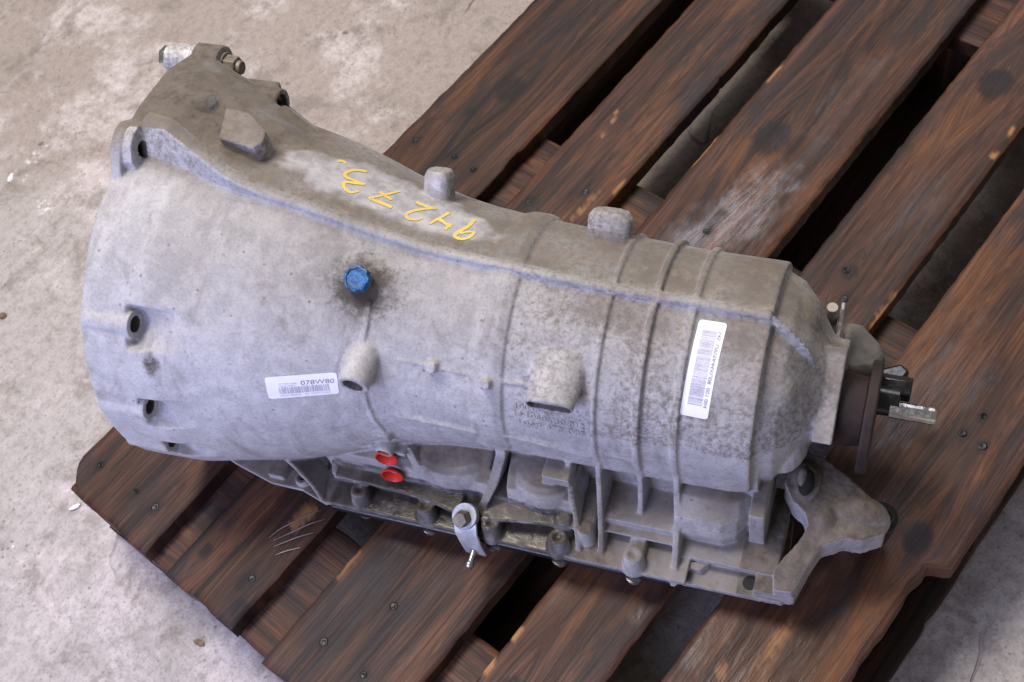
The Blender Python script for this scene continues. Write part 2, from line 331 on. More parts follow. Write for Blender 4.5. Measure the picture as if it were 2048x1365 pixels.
def board(name, x0, x1, y0, y1, z0, z1, axis='x', seed=0, tone=(1, 1, 1), parent=pallet, step=0.005, chip=1.0, corner=None, wet=1.0):
    """plank with worn, uneven edges; x0<x1, y0<y1 world metres; grain runs along axis"""
    if axis == 'x': la, lb = x1 - x0, y1 - y0
    else: la, lb = y1 - y0, x1 - x0
    na = max(2, int(la / step)); nb = max(6, int(lb / step))
    a = np.linspace(0, la, na + 1)
    b = np.concatenate([[0, 0.0012, 0.0035], np.linspace(0.0035, lb - 0.0035, nb)[1:-1], [lb - 0.0035, lb - 0.0012, lb]])
    nb = len(b)
    lo = (vnoise(a * 7, a * 0 + seed, 1) - 0.5) * 0.0012 + (vnoise(a * 90, a * 0 + seed, 2) - 0.5) * 0.0014
    hi = (vnoise(a * 7, a * 0 + seed + 9, 3) - 0.5) * 0.0012 + (vnoise(a * 90, a * 0 + seed, 4) - 0.5) * 0.0014
    ch = vnoise(a * 45, a * 0 + seed * 3 + 5, 6); lo += chip * sstep(0.92, 0.98, ch) * 0.0022
    ch = vnoise(a * 45, a * 0 + seed * 5 + 2, 7); hi -= chip * sstep(0.92, 0.98, ch) * 0.0022
    AA, BB = np.meshgrid(a, b, indexing='ij')
    f = BB / lb
    B2 = BB + lo[:, None] * (1 - f) + hi[:, None] * f
    endj = (vnoise(b * 40, b * 0 + seed, 8) - 0.5) * 0.004
    A2 = AA + endj[None, :] * (np.abs(AA - la / 2) > la / 2 - 0.02)
    zt = z1 + (vnoise(AA * 9, BB * 30 + seed, 5) - 0.5) * 0.0016 - (vnoise(AA * 40, BB * 160, seed) - 0.5) * 0.0005
    edge = np.minimum(BB, lb - BB); eda = np.minimum(AA, la - AA)
    zt -= 0.0022 * sstep(0.0035, 0.0, edge) + 0.0015 * sstep(0.006, 0.0, eda)
    if axis == 'x': X = x0 + A2; Y = y0 + B2
    else: X = x0 + B2; Y = y0 + A2
    if corner is not None:       # rounded-off corner at (x0, y1)
        cx, cy, rr = corner
        m = (X < cx + rr) & (Y > cy - rr)
        dx = np.where(m, (cx + rr) - X, 0); dy = np.where(m, Y - (cy - rr), 0)
        d = (np.abs(dx) ** 1.35 + np.abs(dy) ** 1.35) ** (1 / 1.35); k = np.where(m & (d > rr), rr / np.maximum(d, 1e-6), 1)
        X = np.where(m, (cx + rr) - dx * k, X); Y = np.where(m, (cy - rr) + dy * k, Y)
    nA = na + 1
    V = [(float(X[i, j]) - PO.x, float(Y[i, j]) - PO.y, float(zt[i, j])) for i in range(nA) for j in range(nb)]
    idx = lambda i, j: i * nb + j
    F = []
    flip = (axis == 'y')
    for i in range(na):
        for j in range(nb - 1):
            q = (idx(i, j), idx(i + 1, j), idx(i + 1, j + 1), idx(i, j + 1)); F.append(q[::-1] if flip else q)
    per = [idx(i, 0) for i in range(nA)] + [idx(na, j) for j in range(1, nb)] + [idx(i, nb - 1) for i in range(na - 1, -1, -1)] + [idx(0, j) for j in range(nb - 2, 0, -1)]
    base = len(V)
    for p in per:
        v = V[p]; V.append((v[0], v[1], z0))
    n = len(per)
    for k in range(n):
        q = (per[k], base + k, base + (k + 1) % n, per[(k + 1) % n]); F.append(q[::-1] if flip else q)
    bot = tuple(base + k for k in range(n)); F.append(bot if flip else bot[::-1])
    o = mesh_obj(name, V, F, M_wood, parent, smooth=False)
    P = np.array(V); wx = P[:, 0] + PO.x; wy = P[:, 1] + PO.y; wz = P[:, 2]
    al, ac = (wx, wy) if axis == 'x' else (wy, wx)
    kn = np.zeros(len(P)); dist = np.zeros(len(P)); wt = np.zeros(len(P)); pl = np.zeros(len(P))
    if z1 > 0.13:
        for (kx, ky, kr) in KNOTS:
            dx = (wx - kx) / 1.25; dy = wy - ky; d = np.hypot(dx, dy)
            kn = np.maximum(kn, sstep(kr * 1.15, kr * 0.75, d + (vnoise(wx * 200, wy * 200, 3) - .5) * kr * .3))
            dist += np.sign(dy) * kr * 1.1 * np.exp(-(np.hypot((wx - kx) / 2.6, dy) / (kr * 1.7)) ** 2)
        for (_, pts) in NAILS:
            for (kx, ky) in pts:
                d = np.hypot((wx - kx) / 1.5, wy - ky); kn = np.maximum(kn, .95 * sstep(.0082, .0048, d)); kn = np.maximum(kn, .45 * sstep(.022, .004, np.hypot((wx - kx) / 2.5, wy - ky)))  # dark ring painted round each nail as the shade of its hole
        for (kx, ky, rx, ry, s) in WETS:
            d = np.hypot((wx - kx) / rx, (wy - ky) / ry); wt = np.maximum(wt, s * wet * sstep(1.45, 0.15, d + (vnoise(wx * 40, wy * 90, 4) - .5) * .5 + (vnoise(wx * 140, wy * 300, 6) - .5) * .35))
        for (kx, ky, rx, ry) in PALES:
            d = np.hypot((wx - kx) / rx, (wy - ky) / ry); pl = np.maximum(pl, sstep(1.1, 0.6, d + (vnoise(wx * 300, wy * 300, 5) - .5) * .7))
    me = o.data
    at = me.attributes.new('grain', 'FLOAT_VECTOR', 'POINT')
    gv = np.stack([al, ac - dist, wz * 1.0 + seed * 3.7], 1).astype(np.float32); at.data.foreach_set('vector', gv.ravel())
    for nm, arr in (('knot_and_nail_shade', kn * 0.8), ('wet', wt), ('pale', pl)):
        at = me.attributes.new(nm, 'FLOAT', 'POINT'); at.data.foreach_set('value', arr.astype(np.float32))
    at = me.attributes.new('tone', 'FLOAT_COLOR', 'POINT')
    at.data.foreach_set('color', np.tile(np.array(tone + (1,), np.float32), len(P)))
    # smooth the top, keep the sides flat
    sm = np.zeros(len(me.polygons), bool); sm[:na * (nb - 1)] = True
    me.polygons.foreach_set('use_smooth', sm)
    return o

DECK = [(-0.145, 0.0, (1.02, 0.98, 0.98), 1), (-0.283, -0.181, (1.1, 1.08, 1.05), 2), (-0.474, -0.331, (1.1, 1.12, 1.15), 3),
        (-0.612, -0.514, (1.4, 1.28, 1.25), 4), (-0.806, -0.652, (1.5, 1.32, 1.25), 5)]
deck = []
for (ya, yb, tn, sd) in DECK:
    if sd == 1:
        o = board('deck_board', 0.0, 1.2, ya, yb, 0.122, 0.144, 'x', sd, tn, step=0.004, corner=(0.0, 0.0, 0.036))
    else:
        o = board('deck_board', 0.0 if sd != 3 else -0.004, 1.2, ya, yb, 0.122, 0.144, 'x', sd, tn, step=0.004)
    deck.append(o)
# splintered strip missing from the outer edge of the last board
me = deck[4].data
co = np.zeros(len(me.vertices) * 3); me.vertices.foreach_get('co', co); co = co.reshape(-1, 3)
wx = co[:, 0] + PO.x; wy = co[:, 1] + PO.y
k = sstep(0.452, 0.440, wx) * sstep(-0.775, -0.806, wy)
co[:, 1] += k * (0.018 + 0.004 * vnoise(wx * 60, wx * 0, 2))
me.vertices.foreach_set('co', co.ravel()); me.update()
for i, (xa, xb) in enumerate(((0.001, 0.145), (0.5275, 0.6725), (1.055, 1.199))):
    board('cross_board', xa, xb, -0.803, -0.003, 0.1002, 0.1218, 'y', 11 + i, (1.15, 1.05, 1.0), step=0.008)
for i, (ya, yb) in enumerate(((-0.100, -0.002), (-0.472, -0.329), (-0.802, -0.704))):
    board('bottom_board', 0.0, 1.2, ya, yb, 0.001, 0.022, 'x', 21 + i, (0.8, 0.75, 0.72), step=0.012)
    for j, (xa, xb) in enumerate(((0.003, 0.142), (0.530, 0.670), (1.058, 1.197))):
        board('block', xa, xb, ya + 0.003, yb - 0.003, 0.0222, 0.1000, 'y', 31 + i * 3 + j, (0.8, 0.74, 0.7), step=0.02)

# nails
def lathe(profile, n=24):
    """profile [(r, z)] -> verts, faces about +z"""
    V = []; F = []
    for (r, z) in profile:
        for k in range(n):
            a = 2 * pi * k / n; V.append((r * cos(a), r * sin(a), z))
    for i in range(len(profile) - 1):
        for k in range(n):
            a = i * n + k; b = i * n + (k + 1) % n
            F.append((a, b, b + n, a + n))
    F.append(tuple(range(n))[::-1]); F.append(tuple((len(profile) - 1) * n + k for k in range(n)))
    return V, F
nv, nf = lathe([(0.0040, -0.004), (0.0042, 0.0002), (0.0036, 0.0007), (0.0024, 0.0005), (0.0008, 0.0002)], 14)
nail_mesh = None
for bi, pts in NAILS:
    for (x, y) in pts:
        if nail_mesh is None:
            o = mesh_obj('nail', nv, nf, M_nail, deck[bi], smooth=True); nail_mesh = o.data
        else:
            o = bpy.data.objects.new('nail', nail_mesh); COL.objects.link(o); o.parent = deck[bi]
        o.location = (x - PO.x, y - PO.y, 0.1437)
        o.rotation_euler = (random.uniform(-.15, .15), random.uniform(-.15, .15), random.uniform(0, 6))
        o.scale = (random.uniform(.85, 1.1),) * 2 + (1,)

# ------------------------------------------------------------------ gearbox
TH = rad(-67.6)
ex = Vector((cos(TH), sin(TH), 0)); ey = Vector((-sin(TH), cos(TH), 0))
BASE = np.array((0.45, 0.189, 0.144))            # gearbox frame: x along the box, y to the back, z up
gb = ex * BASE[0] + ey * BASE[1] + Vector((0, 0, BASE[2]))
gear = empty('automatic_gearbox', gb, TH)
tag(gear, 'dusty cast aluminium car gearbox lying on the pallet', 'gearbox')
YC, ZC = 0.189, 0.3025
RX = np.array([.150, .17, .20, .212, .25, .28, .31, .34, .37, .40, .43, .46, .49, .55, .61, .67, .733, .738, .752, .765, .775, .783, .790, .797])
RR = np.array([.180, .1796, .1785, .1775, .1690, .1630, .1560, .1465, .1360, .1265, .1190, .1140, .1110, .1070, .1045, .1020, .0995, .0935, .0870, .0720, .0570, .0455, .0430, .0430])
def r0(x): return float(np.interp(x, RX, RR))

class Solid:
    """collects closed shapes that will be fused into one casting"""
    def __init__(s): s.V = []; s.F = []
    def add(s, V, F):
        b = len(s.V); s.V += [tuple(map(float, v)) for v in V]; s.F += [tuple(i + b for i in f) for f in F]
    def box(s, x0, x1, y0, y1, z0, z1):
        V = [(x, y, z) for x in (x0, x1) for y in (y0, y1) for z in (z0, z1)]
        s.add(V, [(0, 1, 3, 2), (4, 6, 7, 5), (0, 4, 5, 1), (2, 3, 7, 6), (0, 2, 6, 4), (1, 5, 7, 3)])
    def prism_x(s, poly, x0, x1, poly2=None):
        """polygon of (y, z) swept from x0 to x1"""
        p2 = poly2 or poly; n = len(poly)
        V = [(x0, y, z) for y, z in poly] + [(x1, y, z) for y, z in p2]
        F = [tuple(range(n)), tuple(range(2 * n - 1, n - 1, -1))] + [(i, n + i, n + (i + 1) % n, (i + 1) % n) for i in range(n)]
        s.add(V, F)
    def prism_z(s, poly, z0, z1):
        """polygon of (x, y) (z0, z1 numbers or per-vertex lists)"""
        n = len(poly); a = z0 if hasattr(z0, '__len__') else [z0] * n; b = z1 if hasattr(z1, '__len__') else [z1] * n
        V = [(p[0], p[1], a[i]) for i, p in enumerate(poly)] + [(p[0], p[1], b[i]) for i, p in enumerate(poly)]
        F = [tuple(range(n))[::-1], tuple(range(n, 2 * n))] + [(i, (i + 1) % n, n + (i + 1) % n, n + i) for i in range(n)]
        s.add(V, F)
    def rev(s, prof, n=180, arc=None, c=(YC, ZC)):
        """closed profile loop [(x, r)] revolved about the gearbox axis"""
        m = len(prof); V = []; F = []
        if arc is None:
            for k in range(n):
                a = 2 * pi * k / n
                V += [(x, c[0] + r * cos(a), c[1] + r * sin(a)) for x, r in prof]
            for k in range(n):
                q = (k + 1) % n
                for i in range(m):
                    j = (i + 1) % m; F.append((k * m + i, q * m + i, q * m + j, k * m + j))
        else:
            for k in range(n + 1):
                a = rad(arc[0] + (arc[1] - arc[0]) * k / n)
                V += [(x, c[0] + r * cos(a), c[1] + r * sin(a)) for x, r in prof]
            for k in range(n):
                for i in range(m):
                    j = (i + 1) % m; F.append((k * m + i, (k + 1) * m + i, (k + 1) * m + j, k * m + j))
            F.append(tuple(range(m))); F.append(tuple(n * m + i for i in range(m))[::-1])
        s.add(V, F)
    def tube(s, p0, p1, ra, rb=None, n=28, hole=0, depth=0.0, ov=None):
        """cylinder from p0 to p1; optional blind hole in the p1 end; ov stretches one axis"""
        rb = ra if rb is None else rb
        p0 = Vector(p0); p1 = Vector(p1); d = (p1 - p0).normalized()
        u = d.orthogonal().normalized() if abs(d.x) > 0.5 else Vector((1, 0, 0)); u = (u - d * u.dot(d)).normalized(); w = d.cross(u)
        st = ov or 1.0
        rings = [(p0, ra), (p1, rb)]
        if hole: rings += [(p1, hole), (p1 - d * depth, hole * 0.96)]
        V = []; F = []
        for (c, r) in rings:
            for k in range(n):
                a = 2 * pi * k / n
                e = (r + (st - 1) * rb) if st != 1.0 else r
                V.append(c + u * cos(a) * e + w * sin(a) * r)
        for i in range(len(rings) - 1):
            for k in range(n):
                q = (k + 1) % n; F.append((i * n + k, i * n + q, (i + 1) * n + q, (i + 1) * n + k))
        F.append(tuple(range(n))[::-1]); F.append(tuple((len(rings) - 1) * n + k for k in range(n)))
        s.add(V, F)
    def bar(s, path, width, depth, nrm=(0, 1, -0.4)):
        """rib: rectangle swept along path; width along x, depth into the casting"""
        V = []; F = []; nr = Vector(nrm).normalized(); n = len(path)
        for i, p in enumerate(path):
            p = Vector(p); w = width[i] if hasattr(width, '__len__') else width
            V += [p + Vector((-w / 2, 0, 0)), p + Vector((w / 2, 0, 0)), p + Vector((w / 2, 0, 0)) + nr * depth, p + Vector((-w / 2, 0, 0)) + nr * depth]
        for i in range(n - 1):
            for k in range(4):
                a = i * 4 + k; b = i * 4 + (k + 1) % 4; F.append((a, b, b + 4, a + 4))
        F.append((0, 1, 2, 3)[::-1]); F.append(tuple((n - 1) * 4 + k for k in range(4)))
        s.add(V, F)
    def ball(s, c, r, n=20, m=12):
        V = [(c[0], c[1], c[2] - r[2])]; F = []
        for i in range(1, m):
            t = -pi / 2 + pi * i / m
            for k in range(n):
                a = 2 * pi * k / n; V.append((c[0] + r[0] * cos(t) * cos(a), c[1] + r[1] * cos(t) * sin(a), c[2] + r[2] * sin(t)))
        V.append((c[0], c[1], c[2] + r[2])); top = len(V) - 1
        for k in range(n): F.append((0, 1 + (k + 1) % n, 1 + k)); F.append((top, 1 + (m - 2) * n + k, 1 + (m - 2) * n + (k + 1) % n))
        for i in range(m - 2):
            for k in range(n):
                a = 1 + i * n + k; b = 1 + i * n + (k + 1) % n; F.append((a, b, b + n, a + n))
        s.add(V, F)
    def build(s, name, mat, parent, smooth=True, bevel=0.0):
        bm = bmesh.new(); me = bpy.data.meshes.new(name)
        vs_ = [bm.verts.new((v[0] - BASE[0], v[1] - BASE[1], v[2] - BASE[2])) for v in s.V]
        for f in s.F:
            try: bm.faces.new([vs_[i] for i in f])
            except ValueError: pass
        bmesh.ops.recalc_face_normals(bm, faces=bm.faces[:])
        bm.to_mesh(me); bm.free()
        o = bpy.data.objects.new(name, me); COL.objects.link(o); o.parent = parent
        if mat: me.materials.append(mat)
        if smooth:
            me.polygons.foreach_set('use_smooth', [True] * len(me.polygons))
            if hasattr(me, 'set_sharp_from_angle'): me.set_sharp_from_angle(angle=rad(32))
        if bevel:
            b = o.modifiers.new('bevel', 'BEVEL'); b.width = bevel; b.segments = 2; b.limit_method = 'ANGLE'; b.angle_limit = rad(40)
        return o
    def fix(s):
        bm = bmesh.new()
        vs_ = [bm.verts.new(v) for v in s.V]
        for f in s.F:
            try: bm.faces.new([vs_[i] for i in f])
            except ValueError: pass
        bmesh.ops.recalc_face_normals(bm, faces=bm.faces[:])
        return bm

def pol(x, th, dr=0.0, r=None):
    r = r0(x) if r is None else r
    return (x, YC + (r + dr) * cos(rad(th)), ZC + (r + dr) * sin(rad(th)))

K = Solid()
# barrel and open bell
outer = [(float(x), r0(x)) for x in np.unique(np.concatenate([RX, np.linspace(.15, .733, 60)]))]
inner = [(.797, .020), (.40, .020), (.39, .080), (.30, .125), (.22, .145), (.150, .150)]
def pocket(x, thd):
    d = 0.0
    for (tb, wdt, dep) in ((136.5, 6.4, .0265), (166.5, 6.0, .0250), (188.0, 5.6, .0220)):
        q = abs(thd - tb) / wdt
        if q < 1: d = max(d, dep * (1 - q * q) ** .6 * float(np.interp(x, [.195, .1965, .202, .218, .250], [0, 1, .85, .34, 0])))
    return d
xo = np.unique(np.concatenate([RX, np.linspace(.15, .733, 60), np.linspace(.194, .25, 40)]))
prof_o = [(float(x), r0(x)) for x in xo] + inner
nT_ = 288; m_ = len(prof_o); V = []; F = []
for k in range(nT_):
    a = 2 * pi * k / nT_; td = math.degrees(a)
    for i, (x, r) in enumerate(prof_o):
        if i < len(xo): r -= pocket(x, td)
        V.append((x, YC + r * cos(a), ZC + r * sin(a)))
for k in range(nT_):
    q = (k + 1) % nT_
    for i in range(m_): F.append((k * m_ + i, q * m_ + i, q * m_ + (i + 1) % m_, k * m_ + (i + 1) % m_))
K.add(V, F)
K.tube((.385, YC, ZC), (.796, YC, ZC), .03)
# upper rear ear of the bell flange
E0 = [(.225, .45), (.227, .480), (.229, .4965), (.245, .4965), (.30, .487), (.338, .468), (.352, .440), (.350, .36), (.33, .30), (.25, .31)]
E1 = [(.212, .43), (.214, .455), (.216, .4740), (.232, .4745), (.29, .460), (.322, .440), (.336, .412), (.338, .36), (.32, .30), (.25, .31)]
E2 = [(.195, .42), (.197, .435), (.199, .4540), (.225, .455), (.268, .438), (.296, .412), (.312, .38), (.315, .34), (.30, .30), (.25, .31)]
def lerp(a, b, f): return [(p[0] + (q[0] - p[0]) * f, p[1] + (q[1] - p[1]) * f) for p, q in zip(a, b)]
K.prism_x(E0, .150, .178, lerp(E0, E1, .12)); K.prism_x(lerp(E0, E1, .12), .1779, .235, E1); K.prism_x(E1, .2349, .30, E2)
# top flange boss + seam rib along the crown
SX = [.168, .18, .20, .215, .24, .257, .275, .291, .326, .371, .437, .600, .733]
YB = [.2025, .201, .197, .194, .1895, .187, .186, .1855, .185, .184, .1825, .180, .180]
YT = [.220, .216, .212, .206, .195, .189, .1868, .1866, .1862, .185, .184, .1815, .1815]
ZT = [.504, .508, .5095, .5045, .4980, .4885, .479, .4715, .4630, .4470, .4270, .4150, .4115]
WB = [.018, .018, .017, .016, .015, .014, .013, .012, .011, .0105, .010, .0095, .0095]
xs = np.linspace(.168, .735, 70); n = len(xs); V = []; F = []
for x in xs:
    yb, yt, zt_, w = (float(np.interp(x, SX, q)) for q in (YB, YT, ZT, WB)); zs = ZC + r0(x)
    V += [(x, yb, zs - .03), (x, yb, zs - .0015), (x, yt, zt_), (x, yt + w * .5, zt_), (x, yt + w, zt_ - .003), (x, yt + w + .003, zs - .03)]
for i in range(n - 1):
    for k in range(6): F.append((i * 6 + k, i * 6 + (k + 1) % 6, (i + 1) * 6 + (k + 1) % 6, (i + 1) * 6 + k))
F += [tuple(range(6)), tuple((n - 1) * 6 + k for k in range(6))]
K.add(V, F)
# seam running down over the tail cone
K.bar([pol(.722, 92, .0075), pol(.7335, 92.5, .0085), pol(.740, 93.5, .0115), pol(.748, 96, .0105), pol(.756, 98, .0095), pol(.764, 101, .008), pol(.772, 104, .0055)], .012, .03, (0, .1, -1))
# bell flange bosses
for (x1, th, rb, rr_) in ((.1985, 136.5, .1682, .0135), (.1985, 166.5, .1688, .0128), (.1945, 188, .1690, .0122)):
    K.tube(pol(.151, th, 0, rb), pol(x1, th, 0, rb), rr_ + .001, rr_, hole=rr_ * .56, depth=.022)
K.prism_x([(.160, .470), (.170, .478), (.1815, .492), (.193, .5045), (.206, .509), (.217, .508), (.228, .499), (.245, .48), (.245, .462)], .1505, .1610)
K.prism_x([(.186, .466), (.186, .491), (.195, .503), (.206, .508), (.217, .507), (.227, .498), (.227, .480), (.215, .468)], .1609, .1705)
# ear hardware seats
K.tube((.151, .343, .452), (.178, .343, .452), .018)
K.tube((.17, .322, .432), (.243, .319, .432), .0155, .0150, hole=.0095, depth=.02)
K.prism_x([(.30, .40), (.318, .447), (.34, .44), (.335, .40)], .17, .235)
PAD = [(.2265, .2665), (.2490, .2660), (.2730, .2490), (.2750, .2360), (.2705, .2275), (.2350, .2310)]
# cast pads on the rear of the bell and knobs on the crown
def radial_block(x, th, hx, hy, top, base=-.02, taper=.8, tilt=0):
    a = rad(th); dirv = Vector((0, cos(a), sin(a))); tan = Vector((0, -sin(a), cos(a))); c = Vector((x, YC, ZC)); V = []
    for (lv, sc_) in ((r0(x) + base, 1.0), (r0(x) + top - .006, taper + .08), (r0(x) + top, taper - .12)):
        m = 16
        for k in range(m):
            t = 2 * pi * k / m; cx_ = abs(cos(t)) ** .72 * np.sign(cos(t)); sy_ = abs(sin(t)) ** .72 * np.sign(sin(t))
            V.append(c + dirv * lv + Vector((1, 0, 0)) * (hx * sc_ * cx_ + tilt * (lv - r0(x))) + tan * (hy * sc_ * sy_))
    m = 16; F = [tuple(range(m)), tuple(2 * m + k for k in range(m))]
    for i in range(2):
        for k in range(m): F.append((i * m + k, i * m + (k + 1) % m, (i + 1) * m + (k + 1) % m, (i + 1) * m + k))
    K.add(V, F)
K.prism_z(PAD, .44, [.4840, .4820, .4800, .4805, .4820, .4850])
radial_block(.196, 64, .018, .018, .0225, taper=.7)
radial_block(.416, 52, .0140, .014, .0235, taper=.88)
radial_block(.579, 52, .0210, .013, .0245, taper=.88)
# broad ridge and thin stiffening rings
def ring(xc, w, h, top=None, arc=(20, 200), n=110):
    t = w * .8 if top is None else top
    K.rev([(xc - w / 2, r0(xc) - .012), (xc - w / 2, r0(xc) + h * .35), (xc - t / 2, r0(xc) + h), (xc + t / 2, r0(xc) + h), (xc + w / 2, r0(xc) + h * .35), (xc + w / 2, r0(xc) - .012)], n, arc)
ring(.507, .030, .0042, .014, (30, 190))
ring(.602, .0046, .0032, arc=(25, 195)); ring(.6395, .0062, .0050, arc=(25, 195)); ring(.672, .0064, .0038, arc=(25, 195))
ring(.703, .066, .0016, .060, (20, 196))
ring(.7325, .006, .0026, arc=(25, 196))
# vent boss, oval sensor boss, ties and tabs on the flank
K.tube((.398, .125, .3815), (.398, .066, .3795), .0165, .0142)
K.tube((.569, .13, .378), (.570, .083, .3745), .0165, .0118, ov=1.75)
K.bar([pol(.400, 117, .002), pol(.4005, 126, .0025), pol(.398, 136, .0025), pol(.398, 150, .0025), pol(.400, 160, .0025), pol(.4025, 170, .0025), pol(.408, 180, .0025), pol(.414, 188, .002)], .0042, .02, (0, 1, -.4))
def strip(x0_, x1_, th0, th1, w, h):
    m = 8; V = []; F = []
    for k in range(m + 1):
        f = k / m; x = x0_ + (x1_ - x0_) * f; th = th0 + (th1 - th0) * f; dt = math.degrees(w / r0(x)) / 2
        V += [pol(x, th - dt, -.01), pol(x, th - dt, h), pol(x, th + dt, h), pol(x, th + dt, -.01)]
    for k in range(m):
        for i in range(4): F.append((k * 4 + i, k * 4 + (i + 1) % 4, (k + 1) * 4 + (i + 1) % 4, (k + 1) * 4 + i))
    F += [(0, 1, 2, 3), tuple(m * 4 + i for i in range(4))]
    K.add(V, F)
strip(.425, .497, 168, 177, .0050, .0028); strip(.517, .598, 174, 184, .0050, .0032)
strip(.430, .500, 139, 142, .0030, .0012); strip(.518, .600, 142, 144, .0034, .0018); strip(.612, .636, 180, 182, .004, .002)
radial_block(.460, 140, .0055, .0060, .007, taper=.95); radial_block(.509, 143.5, .0055, .0055, .010, taper=.95)
radial_block(.404, 183, .012, .010, .005, taper=.8)
K.tube((.402, .075, .275), (.402, .055, .272), .0095, .0085, hole=.0052, depth=.009)

K.tube((.4025, .10, .2615), (.4022, .0615, .2615), .0120, .0098); K.tube((.4025, .10, .2320), (.4022, .0565, .2330), .0120, .0098)
# lower case with the valve body behind it
K.box(.335, .742, .096, .300, .192, .30)
xs = np.linspace(.425, .735, 20); V = []; F = []
for x in xs:
    yy = YC - r0(x) - .0006; zb = float(np.interp(x, [.425, .50, .55, .60, .67, .735], [.292, .284, .276, .272, .268, .266]))
    V += [(x, yy, ZC + .004), (x, yy, zb), (x, yy + .006, zb - .003), (x, .13, zb + .004), (x, .13, ZC + .004)]
for i in range(len(xs) - 1):
    for k in range(5): F.append((i * 5 + k, i * 5 + (k + 1) % 5, (i + 1) * 5 + (k + 1) % 5, (i + 1) * 5 + k))
F += [tuple(range(5)), tuple((len(xs) - 1) * 5 + k for k in range(5))]
K.add(V, F)
prof = [(.12, .191), (.057, .191), (.056, .226), (.060, .238), (.070, .248), (.084, .255), (.12, .258)]
K.prism_x(prof, .408, .497); K.prism_x(prof, .515, .580)
K.prism_x([(.12, .191), (.050, .191), (.050, .207), (.058, .219), (.12, .222)], .33, .60)
K.ball((.455, .088, .228), (.050, .036, .036))
K.ball((.548, .086, .228), (.038, .034, .034))
K.tube((.536, .065, .224), (.536, .0545, .223), .009, .0085, hole=.0066, depth=.0015)
K.box(.552, .578, .066, .09, .255, .270)
K.prism_x([(.12, .191), (.060, .191), (.060, .240), (.075, .256), (.12, .262)], .325, .392)
K.prism_x([(.12, .191), (.058, .191), (.058, .222), (.062, .2245), (.12, .2245)], .606, .672)
K.box(.604, .674, .050, .09, .2085, .2125)
DS = [(.12, .20), (.088, .20), (.086, .225), (.092, .242), (.100, .252), (.12, .258)]
DM = [(.12, .20), (.064, .20), (.060, .222), (.066, .242), (.082, .258), (.12, .266)]
K.prism_x(DM, .674, .716, DM); K.prism_x(DM, .7159, .728, lerp(DM, DS, .25)); K.prism_x(lerp(DM, DS, .25), .7279, .739, DS)
K.prism_x([(.13, .186), (.050, .186), (.046, .200), (.062, .2035), (.13, .205)], .675, .768)
K.box(.738, .752, .072, .13, .19, .262)
# gutter ledges
K.prism_z([(.338, .045), (.40, .043), (.44, .040), (.470, .033), (.476, .09), (.338, .09)], .2120, .2168)
K.prism_z([(.494, .033), (.53, .039), (.57, .043), (.600, .046), (.600, .09), (.494, .09)], .2120, .2168)
# sump flange and its bolt bosses
K.prism_z([(.330, .0235), (.69, .0225), (.69, .345), (.330, .345), (.322, .33), (.322, .034)], .1895, .1975)
BOLTS = [(.366, .034), (.436, .032), (.503, .030), (.569, .030), (.641, .029)]
for (x, y) in BOLTS:
    K.tube((x, y, .1895), (x, y + .004, .214), .0115, .0085, hole=.004, depth=.003)
    K.box(x - .0075, x + .0075, y, .075, .191, .207)
K.tube((.571, .047, .195), (.571, .050, .223), .0090, .0070); K.tube((.593, .043, .195), (.593, .046, .219), .0088, .0068)
# ribs of the flank carried down to the flange
K.bar([(.507, .086, .292), (.509, .079, .268), (.503, .060, .242), (.494, .046, .222), (.485, .034, .204)], [.012, .010, .009, .008, .010], .03)
K.bar([(.573, .084, .280), (.577, .066, .25), (.584, .048, .224), (.588, .030, .200)], .0048, .03)
K.bar([(.602, .085, .300), (.602, .080, .275), (.604, .064, .240), (.607, .046, .215), (.609, .030, .198)], .0052, .035)
K.bar([(.6395, .085, .295), (.6395, .081, .262), (.6395, .072, .232), (.640, .064, .221)], .0052, .03)
K.bar([(.6395, .058, .214), (.641, .044, .205)], .0045, .03)
K.bar([(.672, .086, .292), (.673, .079, .262), (.675, .064, .232), (.677, .044, .210), (.679, .020, .188)], .0058, .04)
K.bar([(.283, .046, .244), (.300, .040, .224), (.316, .032, .210), (.329, .022, .196)], .0060, .03)
K.bar([(.418, .068, .268), (.424, .062, .25), (.428, .058, .236)], .009, .03)
K.box(.285, .420, .060, .12, .262, .268)
# plate under the bell mouth
K.prism_z([(.195, .052), (.222, .043), (.265, .032), (.300, .0315), (.330, .0225), (.345, .10), (.195, .12)], .1890, .1945)
K.box(.262, .279, .037, .066, .1935, .203); K.tube((.299, .042, .194), (.299, .042, .203), .0085, .0075, hole=.004, depth=.006)
# gearbox support foot at the tail
K.prism_z([(.668, .0265), (.776, .0285), (.777, .050), (.772, .11), (.67, .11)], .1765, .1850)
K.prism_z([(.676, .038), (.700, .039), (.7065, .047), (.702, .058), (.676, .060)], .184, .1935)
ARM = [(.764, .150), (.790, .147), (.816, .134), (.838, .119), (.853, .106), (.852, .094), (.835, .082), (.820, .079), (.802, .070), (.794, .054), (.787, .037), (.783, .031), (.768, .031), (.765, .046), (.772, .058), (.7815, .071), (.788, .084), (.783, .093), (.772, .099), (.762, .112)]
AZ = [.252, .25, .246, .242, .236, .232, .236, .240, .236, .222, .212, .208, .208, .214, .220, .228, .238, .246, .250, .255]
K.prism_z(ARM, [z - .032 for z in AZ], AZ)
K.ball((.778, .122, .236), (.017, .026, .0235))
K.ball((.824, .108, .222), (.032, .020, .026)); K.ball((.800, .098, .224), (.016, .02, .022))
K.prism_z([(.750, .03), (.786, .031), (.794, .058), (.786, .070), (.75, .066)], .180, .196)
K.prism_x([(.197, .3560), (.126, .3165), (.134, .302), (.152, .280), (.185, .268), (.210, .295), (.214, .33)], .7800, .797)
